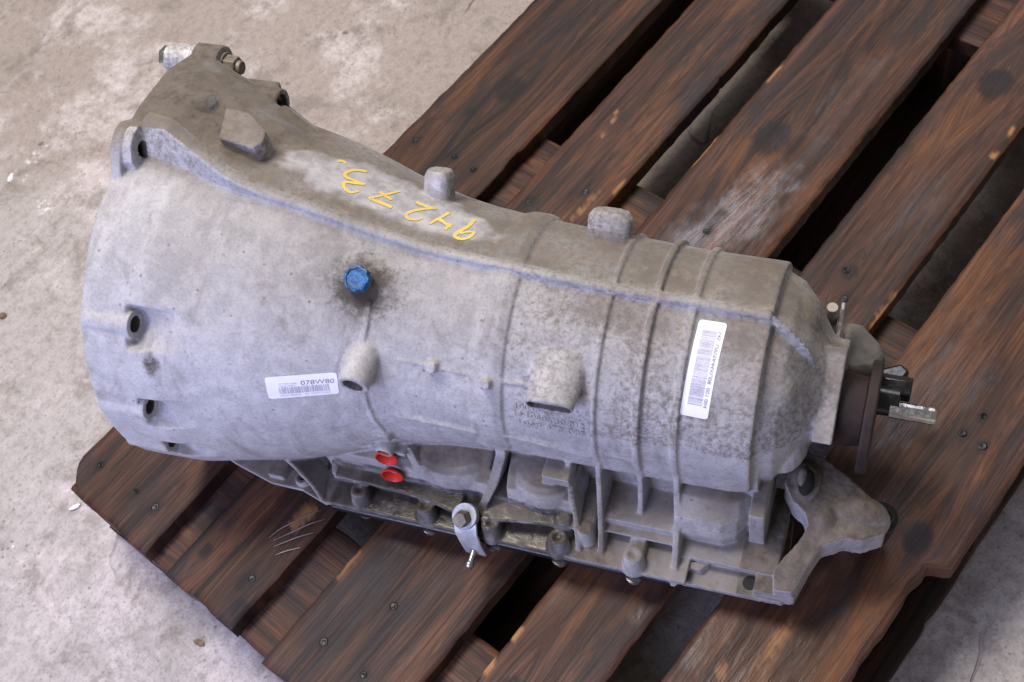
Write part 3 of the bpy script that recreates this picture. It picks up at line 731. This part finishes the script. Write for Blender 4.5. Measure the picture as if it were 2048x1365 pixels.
K.prism_x([(.192, .350), (.134, .317), (.14, .30), (.18, .28), (.20, .32)], .762, .7801)
K.ball((.752, .215, .352), (.022, .034, .030)); K.ball((.756, .140, .285), (.022, .030, .034)); K.ball((.748, .150, .352), (.018, .026, .026))
K.prism_x([(.19, .335), (.145, .310), (.15, .28), (.20, .27), (.22, .30)], .765, .79)
# tail lug toward the back
K.prism_z([(.735, .255), (.775, .285), (.785, .27), (.775, .22), (.74, .2)], .22, .27)

# fuse everything into one casting, soften it like a sand casting
bm = K.fix(); raw = bpy.data.meshes.new('casting_raw'); bm.to_mesh(raw); bm.free()
tmp = bpy.data.objects.new('casting_tmp', raw); COL.objects.link(tmp)
md = tmp.modifiers.new('r', 'REMESH'); md.mode = 'VOXEL'; md.voxel_size = 0.00128; md.adaptivity = 0
md = tmp.modifiers.new('s', 'SMOOTH'); md.factor = 0.5; md.iterations = 3
dg = bpy.context.evaluated_depsgraph_get(); ev = tmp.evaluated_get(dg); me = ev.to_mesh()
nvt = len(me.vertices); npl = len(me.polygons)
CV = np.zeros(nvt * 3, np.float32); me.vertices.foreach_get('co', CV); CV = CV.reshape(-1, 3).astype(np.float64)
ls = np.zeros(npl, np.int32); me.polygons.foreach_get('loop_total', ls)
lv = np.zeros(len(me.loops), np.int32); me.loops.foreach_get('vertex_index', lv)
assert (ls == 4).all()
CF = lv.reshape(-1, 4)
ev.to_mesh_clear(); bpy.data.objects.remove(tmp); bpy.data.meshes.remove(raw)
m = (CV[:, 0] > .755) & (CV[:, 2] < .262) & (CV[:, 1] < .15)
rgh = vnoise(CV[:, 0] * 170, CV[:, 1] * 170 + CV[:, 2] * 90, 4) - .5 + .6 * (vnoise(CV[:, 0] * 420, CV[:, 1] * 420 + CV[:, 2] * 300, 5) - .5)
CV[:, 2] += np.where(m, rgh * .0011, 0); CV[:, 1] += np.where(m, rgh * .0006, 0)
# keep the bell clear of the deck
CV[:, 2] = np.where(CV[:, 2] < .153, .153 - (.153 - CV[:, 2]) * .02, CV[:, 2])
BORE_SHADE = np.zeros(nvt)
def punch(c, ax, r, depth, tol=.005):
    c = np.array(c); ax = np.array(ax, float); ax /= np.linalg.norm(ax)
    dv = CV - c; h = dv @ ax; q = np.linalg.norm(dv - h[:, None] * ax, axis=1)
    m = (q < r) & (np.abs(h) < tol); BORE_SHADE[m] = 1; CV[m] += ax * (-depth - h[m])[:, None]
for (x1, th_, rb, rr_) in ((.1985, 136.5, .1682, .0135), (.1985, 166.5, .1688, .0128), (.1945, 188, .1690, .0122)):
    punch(pol(x1, th_, 0, rb), (1, 0, 0), rr_ * .56, .014)
punch((.1705, .2065, .4870), (1, 0, 0), .0075, .013)
punch((.243, .319, .432), (1, 0, 0), .0098, .016)
punch((.398, .066, .3795), (0, -1, 0), .0092, .020, .004)
for k in range(-5, 6): punch((.570 + k * .0026, .083, .3745), (0, -1, 0), .0060, .016, .004)
punch((.402, .055, .272), (0, -1, 0), .0056, .008)
bvh = BVHTree.FromPolygons([tuple(v) for v in CV], [tuple(int(i) for i in f) for f in CF])

X, Y, Z = CV[:, 0], CV[:, 1], CV[:, 2]
rr = np.hypot(Y - YC, Z - ZC); th = np.degrees(np.arctan2(Z - ZC, Y - YC)); th = np.where(th < -90, th + 360, th)
nz1 = .6 * vnoise(X * 75, th * .17, 3) + .4 * vnoise(X * 180, th * .4, 8); nz2 = vnoise(X * 25 + 9, th * .057, 5)
stain_and_shade = np.zeros(nvt)
d = np.hypot((X - .393) / .044, (th - 112.5) / 17.0); stain_and_shade = np.maximum(stain_and_shade, 1.25 * np.clip(1.15 - d + (nz1 - .5) * .25, 0, 1.2) ** 1.3)
d = np.hypot((X - .217) / .010, (th - 147) / 5.5); stain_and_shade = np.maximum(stain_and_shade, .75 * sstep(1.2, .2, d + (nz1 - .5) * .6))
d = np.hypot((X - .200) / .010, (th - 92 - 12) / 6); stain_and_shade = np.maximum(stain_and_shade, .35 * sstep(1.2, .2, d + (nz1 - .5) * .6))
pc = np.interp(X, [.28, .32, .37, .43, .47, .49], [71, 70, 67, 67, 71, 74]); pw = np.interp(X, [.28, .32, .37, .43, .47, .49], [9, 12, 15, 15, 11, 7])
polish = sstep(1.25, .55, (((X - .388) / .105) ** 4 + np.abs((th - pc) / pw) ** 2.6) ** .4 + (nz1 - .5) * .5) * (Z > .36)
dirt = sstep(97, 82, th) * sstep(-60, 0, th) * (.55 + .25 * nz2)
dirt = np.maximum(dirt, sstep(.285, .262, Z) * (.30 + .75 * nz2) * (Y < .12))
dirt = np.maximum(dirt, .95 * sstep(.36, .27, X) * sstep(90, 72, th) * (th > -20))
dirt = np.maximum(dirt, .55 * sstep(.52, .60, X) * sstep(135, 98, th) * (.4 + .8 * nz2))
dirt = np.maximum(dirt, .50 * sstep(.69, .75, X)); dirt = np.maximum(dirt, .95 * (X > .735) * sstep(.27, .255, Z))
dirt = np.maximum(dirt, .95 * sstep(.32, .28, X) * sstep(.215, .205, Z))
dirt = np.maximum(dirt, .22 * sstep(.207, .217, X) * sstep(150, 110, th))
dirt = dirt * (1 - .9 * ((X > .162) & (X < .30) & (th > 83) & (Y < np.interp(X, SX, YT) + .001) & (Z > ZC + np.interp(X, RX, RR) + .0015)))
grime = sstep(.42, .56, X) * (.45 + .55 * nz2) * np.where(th < 165, 1, .4)
grime = np.maximum(grime, .35 * sstep(.30, .40, X)); grime = np.maximum(grime, .8 * sstep(95, 85, th))
oil = sstep(.335, .35, X) * sstep(.60, .56, X) * sstep(.219, .210, Z) * (Y < .075) * (.55 + .5 * nz1)
low_ = (Y < .10) * sstep(.275, .255, Z) * sstep(.325, .34, X)
oil = np.maximum(oil, low_ * (.60 * sstep(.62, .50, X) + .22) * (.2 + 1.0 * nz1) * np.where(Z < .222, 1, .55))
oil = np.maximum(oil, low_ * sstep(.232, .222, Z) * sstep(.60, .57, X) * (.45 + .5 * nz1))
oil = np.maximum(oil, .5 * sstep(.425, .41, X) * sstep(.385, .395, X) * sstep(.262, .25, Z) * (Y < .09))
stain_and_shade = np.maximum(stain_and_shade, BORE_SHADE * 12.0)  # bores coloured dark to stand in for the shade inside them
proud = (th < 84) & (th > 20) & (rr > np.interp(X, RX, RR) + .009) & (X > .38) & (X < .62)
padm = (X > .224) & (X < .278) & (Y > .226) & (Y < .27) & (Z > .4785) & (Y > .2275 + (.2705 - np.minimum(X, .2705)) * .10)
dirt = np.where(proud, dirt * .45, np.where(padm, dirt * .68, dirt))
def split_part(name, mask, label=None):
    f = CF[mask]; used, inv = np.unique(f.ravel(), return_inverse=True)
    m = bpy.data.meshes.new(name); nf = len(f)
    m.vertices.add(len(used)); m.vertices.foreach_set('co', (CV[used] - BASE).astype(np.float32).ravel())
    m.loops.add(nf * 4); m.loops.foreach_set('vertex_index', inv.astype(np.int32).ravel())
    m.polygons.add(nf); m.polygons.foreach_set('loop_start', np.arange(0, nf * 4, 4, dtype=np.int32))
    m.update(calc_edges=True); m.validate()
    m.polygons.foreach_set('use_smooth', np.ones(nf, bool))
    m.materials.append(M_cast)
    for nm, arr in (('stain_and_shade', stain_and_shade), ('polish', polish), ('oil', oil), ('dirt', dirt), ('grime', grime)):
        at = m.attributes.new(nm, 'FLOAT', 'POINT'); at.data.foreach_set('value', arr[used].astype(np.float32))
    o = bpy.data.objects.new(name, m); COL.objects.link(o); o.parent = gear
    if label: o['label'] = label
    return o
fc = CV[CF].mean(1); fr = np.hypot(fc[:, 1] - YC, fc[:, 2] - ZC)
lowm = ((fc[:, 2] < .272) & (fc[:, 0] > .322) & (fc[:, 0] < .752) & ((fc[:, 1] < .078) | (fc[:, 2] < .20))) | ((fc[:, 2] < .225) & (fc[:, 0] >= .24) & (fc[:, 1] < .052) & (fc[:, 0] < .752))
tailm = (fc[:, 0] >= .735) & ~lowm
armm = tailm & (fc[:, 2] < .262) & (fc[:, 1] < .145)
tailm &= ~armm
bellm = (fc[:, 0] < .405) & ~lowm
mainm = ~(lowm | tailm | armm | bellm)
# (castings are parts of the one gearbox)
bell = split_part('bell_housing', bellm); mainc = split_part('main_case', mainm)
lower = split_part('lower_case', lowm); tail = split_part('tail_housing', tailm); arm = split_part('mounting_arm', armm)

def surf(x, thd, off=0.0004):
    """point on the casting hit from outside along the radius at (x, theta)"""
    a = rad(thd); d_ = Vector((0, -cos(a), -sin(a))); o_ = Vector((x, YC + .30 * cos(a), ZC + .30 * sin(a)))
    h = bvh.ray_cast(o_, d_)
    if h[0] is None: return pol(x, thd, off)
    return tuple(h[0] - d_ * off)
def surf_down(x, y, off=0.0005):
    h = bvh.ray_cast(Vector((x, y, .8)), Vector((0, 0, -1)))
    return tuple(h[0] + h[1] * off) if h[0] is not None else (x, y, .45)

# ---- oil pan
S = Solid()
S.prism_z([(.334, .0225), (.684, .0215), (.690, .03), (.690, .338), (.684, .346), (.334, .346), (.326, .338), (.326, .031)], .1805, .1890)
S.prism_z([(.345, .044), (.672, .044), (.678, .05), (.678, .318), (.672, .324), (.345, .324), (.339, .318), (.339, .05)], .1455, .1806)
pan = S.build('oil_pan', M_pan, gear, bevel=.002)
for (x, y) in BOLTS:
    S = Solid(); S.tube((x, y - .003, .1805), (x, y - .003, .1745), .0085, .0082, n=20, hole=.0042, depth=.003); S.build('pan_bolt', M_steel, gear)
    
# ---- blue sealing cap
cp = Vector(surf(.3905, 110, 0)); nrm = Vector((0, cos(rad(113)), sin(rad(113))))
def radial_frame(p, nrm):
    return Matrix.Translation(p - Vector(BASE)) @ nrm.to_track_quat('Z', 'Y').to_matrix().to_4x4()
V = []; F = []; N = 96
lob = lambda a: 1 + .055 * np.tanh(3.0 * np.cos(8 * a))
pr = [(.0100, .006, 0), (.0122, .0072, 1), (.0128, .0085, 1), (.0128, .0150, 1), (.0122, .0162, 1), (.0104, .0166, .6), (.0098, .0152, 0), (.006, .0149, 0), (.0012, .0151, 0)]
for (r, z, w) in pr:
    for k in range(N):
        a = 2 * pi * k / N; q = r * (1 + (lob(a) - 1) * w); V.append((q * cos(a), q * sin(a), z))
for i in range(len(pr) - 1):
    for k in range(N): F.append((i * N + k, i * N + (k + 1) % N, (i + 1) * N + (k + 1) % N, (i + 1) * N + k))
F.append(tuple(range(N))[::-1]); F.append(tuple((len(pr) - 1) * N + k for k in range(N)))
cap = mesh_obj('sealing_cap', V, F, M_blue, gear); cap.matrix_local = radial_frame(cp, nrm) @ Matrix.Scale(.88, 4); cap['label'] = 'blue ribbed plastic cap with oily dirt around it'
V, F = lathe([(.0098, -.012), (.0098, .0018), (.0112, .0022), (.0112, .0050), (.0088, .0054), (.0088, .0075)], 32)
nk = mesh_obj('neck', V, F, M_steel, cap)

# ---- red plugs
for (x, y, z, tx, tz) in ((.4015, .0565, .2615, .12, .10), (.4015, .0520, .2330, .12, .10)):
    V, F = lathe([(.006, -.020), (.0066, -.002), (.0094, -.0012), (.0110, .0010), (.0110, .0020), (.0096, .0024), (.0066, -.0020), (.0058, -.0060), (.001, -.0064)], 36)
    o = mesh_obj('sealing_plug', V, F, M_red, gear, smooth=True)
    nrm = Vector((tx, -1, tz)); o.matrix_local = radial_frame(Vector((x, y, z)), nrm.normalized())
    o.data.set_sharp_from_angle(angle=rad(45)); o['label'] = 'round red plastic sealing plug'

# ---- clamp bracket with ball stud on the sump flange
S = Solid()
path = [(.4805, .040, .2195), (.4810, .026, .2190), (.4830, .0175, .2120), (.4865, .0130, .2000), (.4905, .0100, .1830)]
V = []; F = []
wd = [.014, .0215, .0215, .0205, .0200]
for i, p in enumerate(path):
    for dx in (-1, 1):
        for dd in (0, -.0028): V.append((p[0] + dx * wd[i] / 1.9, p[1] - dd, p[2] + dd * .4))
for i in range(len(path) - 1):
    for (a, b) in ((0, 2), (2, 3), (3, 1), (1, 0)): F.append((i * 4 + a, i * 4 + b, i * 4 + 4 + b, i * 4 + 4 + a))
F += [(0, 1, 3, 2), tuple(len(path) * 4 - 4 + k for k in (0, 2, 3, 1))]
S.add(V, F); S.tube((.4805, .033, .2165), (.4800, .030, .2235), .0125, .0125, n=32)
br = S.build('clamp_bracket', M_greysteel, gear, bevel=.0006)
S = Solid(); S.tube((.4800, .029, .222), (.4790, .0225, .2300), .0085, .0075, n=6); S.build('bolt', M_dirtysteel, br, bevel=.0007)
S = Solid(); S.tube((.4885, .0110, .188), (.4885, .0010, .187), .0032, .0030, n=14); S.ball((.4885, -.0025, .1868), (.0045, .0045, .0045), 16, 10); S.build('ball_stud', M_steel, br)

# ---- flange hardware at the ear
S = Solid(); S.tube((.160, .3435, .4525), (.118, .3435, .4525), .0150, .0145, n=32); S.tube((.151, .3435, .4525), (.1475, .3435, .4525), .0175, .0175, n=32)
slv = S.build('dowel_sleeve', M_sleeve, gear, bevel=.0010)
S = Solid(); S.tube((.119, .3435, .4525), (.110, .3435, .4525), .0118, .0112, n=6); S.build('bolt_tip', M_bright, slv, bevel=.0008)
S = Solid(); S.tube((.176, .343, .450), (.1805, .343, .450), .0135, .0135, n=28); S.tube((.1800, .343, .450), (.192, .343, .450), .0118, .0108, n=6); S.tube((.190, .343, .450), (.1965, .343, .450), .0070, .0066, n=16)
S.build('flange_bolt', M_dirtysteel, gear, bevel=.0008)

# ---- output flange and shaft
S = Solid(); S.tube((.790, .174, .296), (.8190, .174, .296), .034, .030, n=44); S.tube((.8185, .172, .292), (.8280, .172, .292), .0500, .0490, n=60)
of = S.build('output_flange', M_rust, gear, bevel=.0018)
S = Solid(); S.tube((.822, .183, .307), (.8450, .183, .307), .014, .013, n=24); S.build('flange_nut', M_blackrub, of, bevel=.001)
S = Solid()
nT = 9
V = []; F = []
for (x, s_) in ((.838, 1), (.874, 1), (.8755, .9)):
    for k in range(nT * 2):
        a = 2 * pi * k / (nT * 2); r = (.0076 if k % 2 else .0066) * s_; V.append((x, .174 + r * cos(a), .309 + r * sin(a)))
m2 = nT * 2
for i in range(2):
    for k in range(m2): F.append((i * m2 + k, i * m2 + (k + 1) % m2, (i + 1) * m2 + (k + 1) % m2, (i + 1) * m2 + k))
F += [tuple(range(m2)), tuple(2 * m2 + k for k in range(m2))]
S.add(V, F); o = S.build('splined_shaft', M_bright, of, smooth=False)
S = Solid(); S.prism_x([(.185, .318), (.196, .322), (.204, .316), (.200, .302), (.188, .300)], .826, .853); S.build('locking_tab', M_blackrub, of, bevel=.001)

# ---- tail hardware
S = Solid(); S.prism_z([(.786, .285), (.803, .283), (.820, .268), (.829, .256), (.820, .241), (.800, .232), (.786, .236)], .225, [.263, .265, .262, .255, .255, .26, .262])
lug = S.build('rear_lug', M_greydirt, gear, bevel=.006)
S = Solid(); S.prism_z([(.822, .252), (.842, .262), (.851, .255), (.846, .244), (.826, .243)], .222, .240); S.build('rubber_buffer', M_blackrub, gear, bevel=.003)
S = Solid(); S.tube((.7755, .262, .265), (.7755, .262, .316), .0052, .0052, n=20)
S.build('selector_pin', M_pin, gear, bevel=.0006)
S = Solid(); S.prism_x([(.2365, .292), (.2405, .286), (.262, .292), (.278, .298), (.276, .305), (.258, .301)], .7815, .7855)
S.tube((.7835, .236, .285), (.7835, .236, .262), .006, .006, n=16)
S.build('selector_lever', M_bright, gear, bevel=.0008)
S = Solid(); S.ball((.7800, .1165, .2560), (.0070, .0130, .0060), 28, 14); S.build('slot_shade', M_recess_shade, arm)  # dark ellipsoid in place of the shade beside the insert
S = Solid(); S.ball((.7760, .1190, .2600), (.0040, .0090, .0042), 24, 12); S.build('slot_insert', M_insert, arm)
S = Solid(); S.tube((.842, .124, .165), (.848, .121, .205), .0165, .0150, n=28); S.tube((.848, .121, .2045), (.849, .120, .211), .0105, .009, n=24)
S.build('rubber_bush', M_blackrub, gear, bevel=.002)
S = Solid(); S.tube((.745, .0400, .1845), (.745, .0400, .1862), .0062, .0062, n=24); S.build('drilled_hole_shade', M_recess_shade, lower)  # black disc on the plate, drawn as the shade of a hole
S = Solid(); S.prism_z([(.757, .0335), (.772, .034), (.771, .049), (.757, .048)], .1845, .1866); S.build('foot_slot_shade', M_recess_shade, lower)  # black piece on the plate, drawn as the shade in a slot
for (x, y) in ((.693, .049),):
    S = Solid(); S.tube((x, y, .1925), (x, y, .1942), .0036, .0036, n=18); S.build('drilled_hole_shade', M_recess_shade, lower)  # another black disc for hole shade, nothing is cut

# ---- stickers
def conform(name, fn, nu, nv_, off, mat, parent, thick=.00012):
    V = []; F = []
    for j in range(nv_ + 1):
        for i in range(nu + 1):
            x, t_ = fn(i / nu, j / nv_); V.append(tuple(np.array(surf(x, t_, off)) - BASE))
    for j in range(nv_):
        for i in range(nu):
            a = j * (nu + 1) + i; F.append((a, a + 1, a + nu + 2, a + nu + 1))
    o = mesh_obj(name, V, F, mat, parent, smooth=True)
    return o
def rounded(u, v, ru, rv):
    """squash the corners of a unit sheet into round ones"""
    du = max(0, abs(u - .5) - (.5 - ru)) / ru; dv = max(0, abs(v - .5) - (.5 - rv)) / rv; L = math.hypot(du, dv)
    if L > 1:
        du /= L; dv /= L
        u = .5 + math.copysign(.5 - ru + du * ru, u - .5) if abs(u - .5) > .5 - ru else u
        v = .5 + math.copysign(.5 - rv + dv * rv, v - .5) if abs(v - .5) > .5 - rv else v
    return u, v
def bilin(c, u, v):
    a = [(c[0][k] * (1 - u) + c[1][k] * u) * (1 - v) + (c[3][k] * (1 - u) + c[2][k] * u) * v for k in (0, 1)]
    return a[0], a[1]
ST1 = [(.3170, 148.9), (.3775, 146.3), (.3785, 155.8), (.3185, 157.6)]      # corners: top left, top right, bottom right, bottom left
ST2 = [(.6785, 98.5), (.7015, 98.4), (.6985, 144.6), (.6755, 144.3)]
def sheet_fn(c, ru, rv):
    def fn(u, v):
        u, v = rounded(u, v, ru, rv); return bilin(c, u, v)
    return fn
smp = conform('barcode_sticker', sheet_fn(ST1, .05, .12), 60, 30, .00045, M_label, gear); smp['label'] = 'small white barcode sticker on the bell reading 078W80'
lgp = conform('barcode_sticker', sheet_fn(ST2, .12, .035), 24, 70, .00045, M_label, gear); lgp['label'] = 'long white barcode sticker wrapped over the rear barrel'
def quads_on(c, rects, name, mat, parent, off=.0007):
    V = []; F = []
    for (u0, u1, v0, v1) in rects:
        nu = max(1, int(abs(u1 - u0) * 20)); nv_ = max(1, int(abs(v1 - v0) * 40)); b = len(V)
        for j in range(nv_ + 1):
            for i in range(nu + 1):
                x, t_ = bilin(c, u0 + (u1 - u0) * i / nu, v0 + (v1 - v0) * j / nv_); V.append(tuple(np.array(surf(x, t_, off)) - BASE))
        for j in range(nv_):
            for i in range(nu):
                a = b + j * (nu + 1) + i; F.append((a, a + 1, a + nu + 2, a + nu + 1))
    return mesh_obj(name, V, F, mat, parent)
random.seed(4)
bars = []; u = .17
while u < .87:
    w = random.choice((.006, .006, .012, .018)); bars.append((u, min(u + w, .885), .50, .80)); u += w + random.choice((.006, .008, .013))
quads_on(ST1, bars, 'barcode', M_ink, smp)
bars = []; v = .105
while v < .87:
    w = random.choice((.004, .004, .008, .012)); bars.append((.20, .72, v, min(v + w, .885))); v += w + random.choice((.005, .007, .011))
quads_on(ST2, bars, 'barcode', M_ink, lgp)

def text_mesh(s_, size=1.0):
    cu = bpy.data.curves.new('txt', 'FONT'); cu.body = s_; cu.size = size; cu.resolution_u = 3
    o = bpy.data.objects.new('txt', cu); COL.objects.link(o)
    me_ = bpy.data.meshes.new_from_object(o.evaluated_get(bpy.context.evaluated_depsgraph_get()))
    V = [tuple(v.co) for v in me_.vertices]; F = [tuple(p.vertices) for p in me_.polygons]
    bpy.data.objects.remove(o); bpy.data.curves.remove(cu); bpy.data.meshes.remove(me_)
    xs_ = [v[0] for v in V]; ys_ = [v[1] for v in V]
    x0_, x1_, y0_, y1_ = min(xs_), max(xs_), min(ys_), max(ys_)
    return [((v[0] - x0_) / (x1_ - x0_), (v[1] - y0_) / (y1_ - y0_)) for v in V], F
def text_on(c, s_, box, name, mat, parent, off=.0007, rot=False, lift=0):
    """box = (u0, u1, vtop, vbottom) on the sheet"""
    P, F = text_mesh(s_); V = []
    for (a, b) in P:
        if rot: u_ = box[0] + (box[1] - box[0]) * b; v_ = box[2] + (box[3] - box[2]) * a
        else: u_ = box[0] + (box[1] - box[0]) * a; v_ = box[3] + (box[2] - box[3]) * b
        x, t_ = bilin(c, u_, v_); V.append(tuple(np.array(surf(x, t_, off)) - BASE))
    return mesh_obj(name, V, F, mat, parent)
text_on(ST1, '078W80', (.49, .955, .26, .46), 'print', M_ink2, smp)
text_on(ST1, 'ZF Getriebe', (.17, .43, .31, .37), 'print', M_ink, smp)
text_on(ST1, '1068 0402', (.19, .41, .41, .47), 'print', M_ink, smp)
text_on(ST1, '0000185003   00 18003 0402', (.17, .88, .85, .91), 'print', M_ink, smp)
text_on(ST2, '545  U9S9A44XU08  001 004', (.90, .77, .10, .88), 'print', M_ink2, lgp, rot=True)

# ---- raised foundry lettering on the flank
def raised(c, s_, box, h=.0007):
    P, F = text_mesh(s_); V = []
    for lv_ in (-.0008, h):
        for (a, b) in P:
            x, t_ = bilin(c, box[0] + (box[1] - box[0]) * a, box[3] + (box[2] - box[3]) * b); V.append(tuple(np.array(surf(x, t_, lv_)) - BASE))
    n_ = len(P); ed = {}
    for f in F:
        for i in range(len(f)): ed[(f[i], f[(i + 1) % len(f)])] = ed.get((f[i], f[(i + 1) % len(f)]), 0) + 1
    FF = [tuple(i + n_ for i in f) for f in F]
    for (a, b) in ed:
        if (b, a) not in ed: FF.append((a, b, b + n_, a + n_))
    o = mesh_obj('cast_lettering', V, FF, M_cast, mainc)
    for nm, val in (('stain_and_shade', 0), ('polish', 0), ('oil', 0), ('dirt', .12), ('grime', .6)):
        at = o.data.attributes.new(nm, 'FLOAT', 'POINT'); at.data.foreach_set('value', np.full(len(V), val, np.float32))
    return o
CT = [(.5325, 152), (.594, 154), (.596, 168.5), (.532, 166)]
raised(CT, '1003650', (.02, .52, .02, .24)); raised(CT, 'M 1068 010 012', (0, 1, .34, .56)); raised(CT, '1068 473 085', (.06, 1, .68, .90))

# ---- yellow chalk-pen number 94273
DIG = {
 '3': [[(0.353, 0.259), (0.344, 0.254), (0.34, 0.246), (0.341, 0.242), (0.345, 0.24), (0.353, 0.24), (0.36, 0.24)], [(0.36, 0.24), (0.352, 0.237), (0.345, 0.234), (0.345, 0.23), (0.348, 0.226), (0.354, 0.224), (0.359, 0.229)]],
 'dot': [[(0.327, 0.259), (0.33, 0.261), (0.334, 0.259)]],
 '7': [[(0.391, 0.223), (0.381, 0.224), (0.371, 0.225), (0.374, 0.229), (0.38, 0.236), (0.388, 0.247)], [(0.374, 0.237), (0.381, 0.234), (0.387, 0.232)]],
 '2': [[(0.406, 0.24), (0.415, 0.238), (0.423, 0.239), (0.415, 0.233), (0.408, 0.226), (0.405, 0.22), (0.409, 0.216), (0.416, 0.218), (0.419, 0.222)]],
 '4': [[(0.437, 0.238), (0.433, 0.229), (0.427, 0.217)], [(0.431, 0.227), (0.439, 0.223), (0.446, 0.22)], [(0.444, 0.224), (0.442, 0.215)]],
 '9': [[(0.461, 0.238), (0.459, 0.226), (0.453, 0.214), (0.453, 0.21), (0.459, 0.209), (0.465, 0.213), (0.467, 0.22), (0.461, 0.219), (0.456, 0.215)]]}
def catmull(P, n=7):
    P = [np.array(p) for p in P]; P = [2 * P[0] - P[1]] + P + [2 * P[-1] - P[-2]]; out = []
    for i in range(1, len(P) - 2):
        for k in range(n):
            t = k / n; a, b, c, d = P[i - 1:i + 3]
            out.append(.5 * (2 * b + (c - a) * t + (2 * a - 5 * b + 4 * c - d) * t * t + (3 * b - a - 3 * c + d) * t ** 3))
    out.append(P[-2]); return out
numb = None
for key, strokes in DIG.items():
    V = []; F = []
    for st in strokes:
        C_ = catmull(st); b0 = len(V)
        for i, p in enumerate(C_):
            q = C_[min(i + 1, len(C_) - 1)] - C_[max(i - 1, 0)]; q = q / (np.linalg.norm(q) + 1e-9); nn = np.array((-q[1], q[0]))
            w = .0019 * (1 - .35 * (i / len(C_))) * (1 + .25 * (random.random() - .5))
            for s_ in (-1, 0, 1):
                pp = p + nn * w * s_; V.append(tuple(np.array(surf_down(pp[0], pp[1], .0005)) - BASE))
        for i in range(len(C_) - 1):
            for k in range(2):
                a = b0 + i * 3 + k; F.append((a, a + 1, a + 4, a + 3))
    mesh_obj('painted_digit' if key != 'dot' else 'painted_dash', V, F, M_yellow, bell, smooth=True)

# ------------------------------------------------------------------ marks and drops on the deck
M_scr = simple('pale_scratch', (0.26, 0.21, 0.21), 0.35, 0, 0.3, 300, 0.1)
SCRATCHES = [[(0.1466, -0.2701), (0.1279, -0.2594), (0.107, -0.2495), (0.0921, -0.246)], [(0.1414, -0.2804), (0.1254, -0.2695), (0.1101, -0.2617), (0.0923, -0.252)],
        [(0.1231, -0.2809), (0.1093, -0.2702), (0.0875, -0.2568)], [(0.1032, -0.2808), (0.0926, -0.2716), (0.0824, -0.265)]]
def ribbons(name, paths, w, bi, mat, z=.1452):
    for pth in paths:
        C_ = catmull(pth, 8); V = []; F = []
        for i, q in enumerate(C_):
            tv = C_[min(i + 1, len(C_) - 1)] - C_[max(i - 1, 0)]; tv = tv / np.linalg.norm(tv); nn = np.array((-tv[1], tv[0]))
            ww = w * (.35 + .65 * math.sin(pi * (i + .5) / len(C_)))
            for s_ in (-1, 1): V.append((q[0] + nn[0] * ww * s_ - PO.x, q[1] + nn[1] * ww * s_ - PO.y, z))
        for i in range(len(C_) - 1): F.append((i * 2, i * 2 + 1, i * 2 + 3, i * 2 + 2))
        mesh_obj(name, V, F, mat, deck[bi])
ribbons('scratch', SCRATCHES, .00055, 1, M_scr)
# ------------------------------------------------------------------ small litter on the floor
def shard(name, x, y, z, lx, ly, lz, rz, mat, label, cat, group=None):
    V = []; m = 7
    for lv_, s_ in ((0, 1.0), (lz, .82)):
        for k in range(m):
            a = 2 * pi * k / m; q = s_ * random.uniform(.75, 1.1); V.append((lx * q * cos(a), ly * q * sin(a), lv_ * random.uniform(.8, 1.1)))
    F = [tuple(range(m))[::-1], tuple(range(m, 2 * m))] + [(k, (k + 1) % m, m + (k + 1) % m, m + k) for k in range(m)]
    o = mesh_obj(name, V, F, mat, None, loc=(x, y, z)); o.rotation_euler = (0, 0, rz); tag(o, label, cat, group); return o
shard('paint_chip', -.009, .067, .0005, .009, .0035, .002, -.5, M_white, 'white chip on the floor beside the rounded pallet corner', 'chip')
shard('paint_chip', .275, .564, .0005, .010, .004, .002, .6, M_white, 'white sliver on brown concrete at the far left edge', 'chip')
shard('wood_splinter', -.031, -.185, .0005, .0035, .008, .002, .3, M_brownchip, 'small brown splinter on the floor beside the pallet end', 'splinter')
shard('pebble', .115, .375, .0005, .006, .005, .004, .3, M_brownchip, 'brown pebble on concrete left of the bell housing', 'pebble')
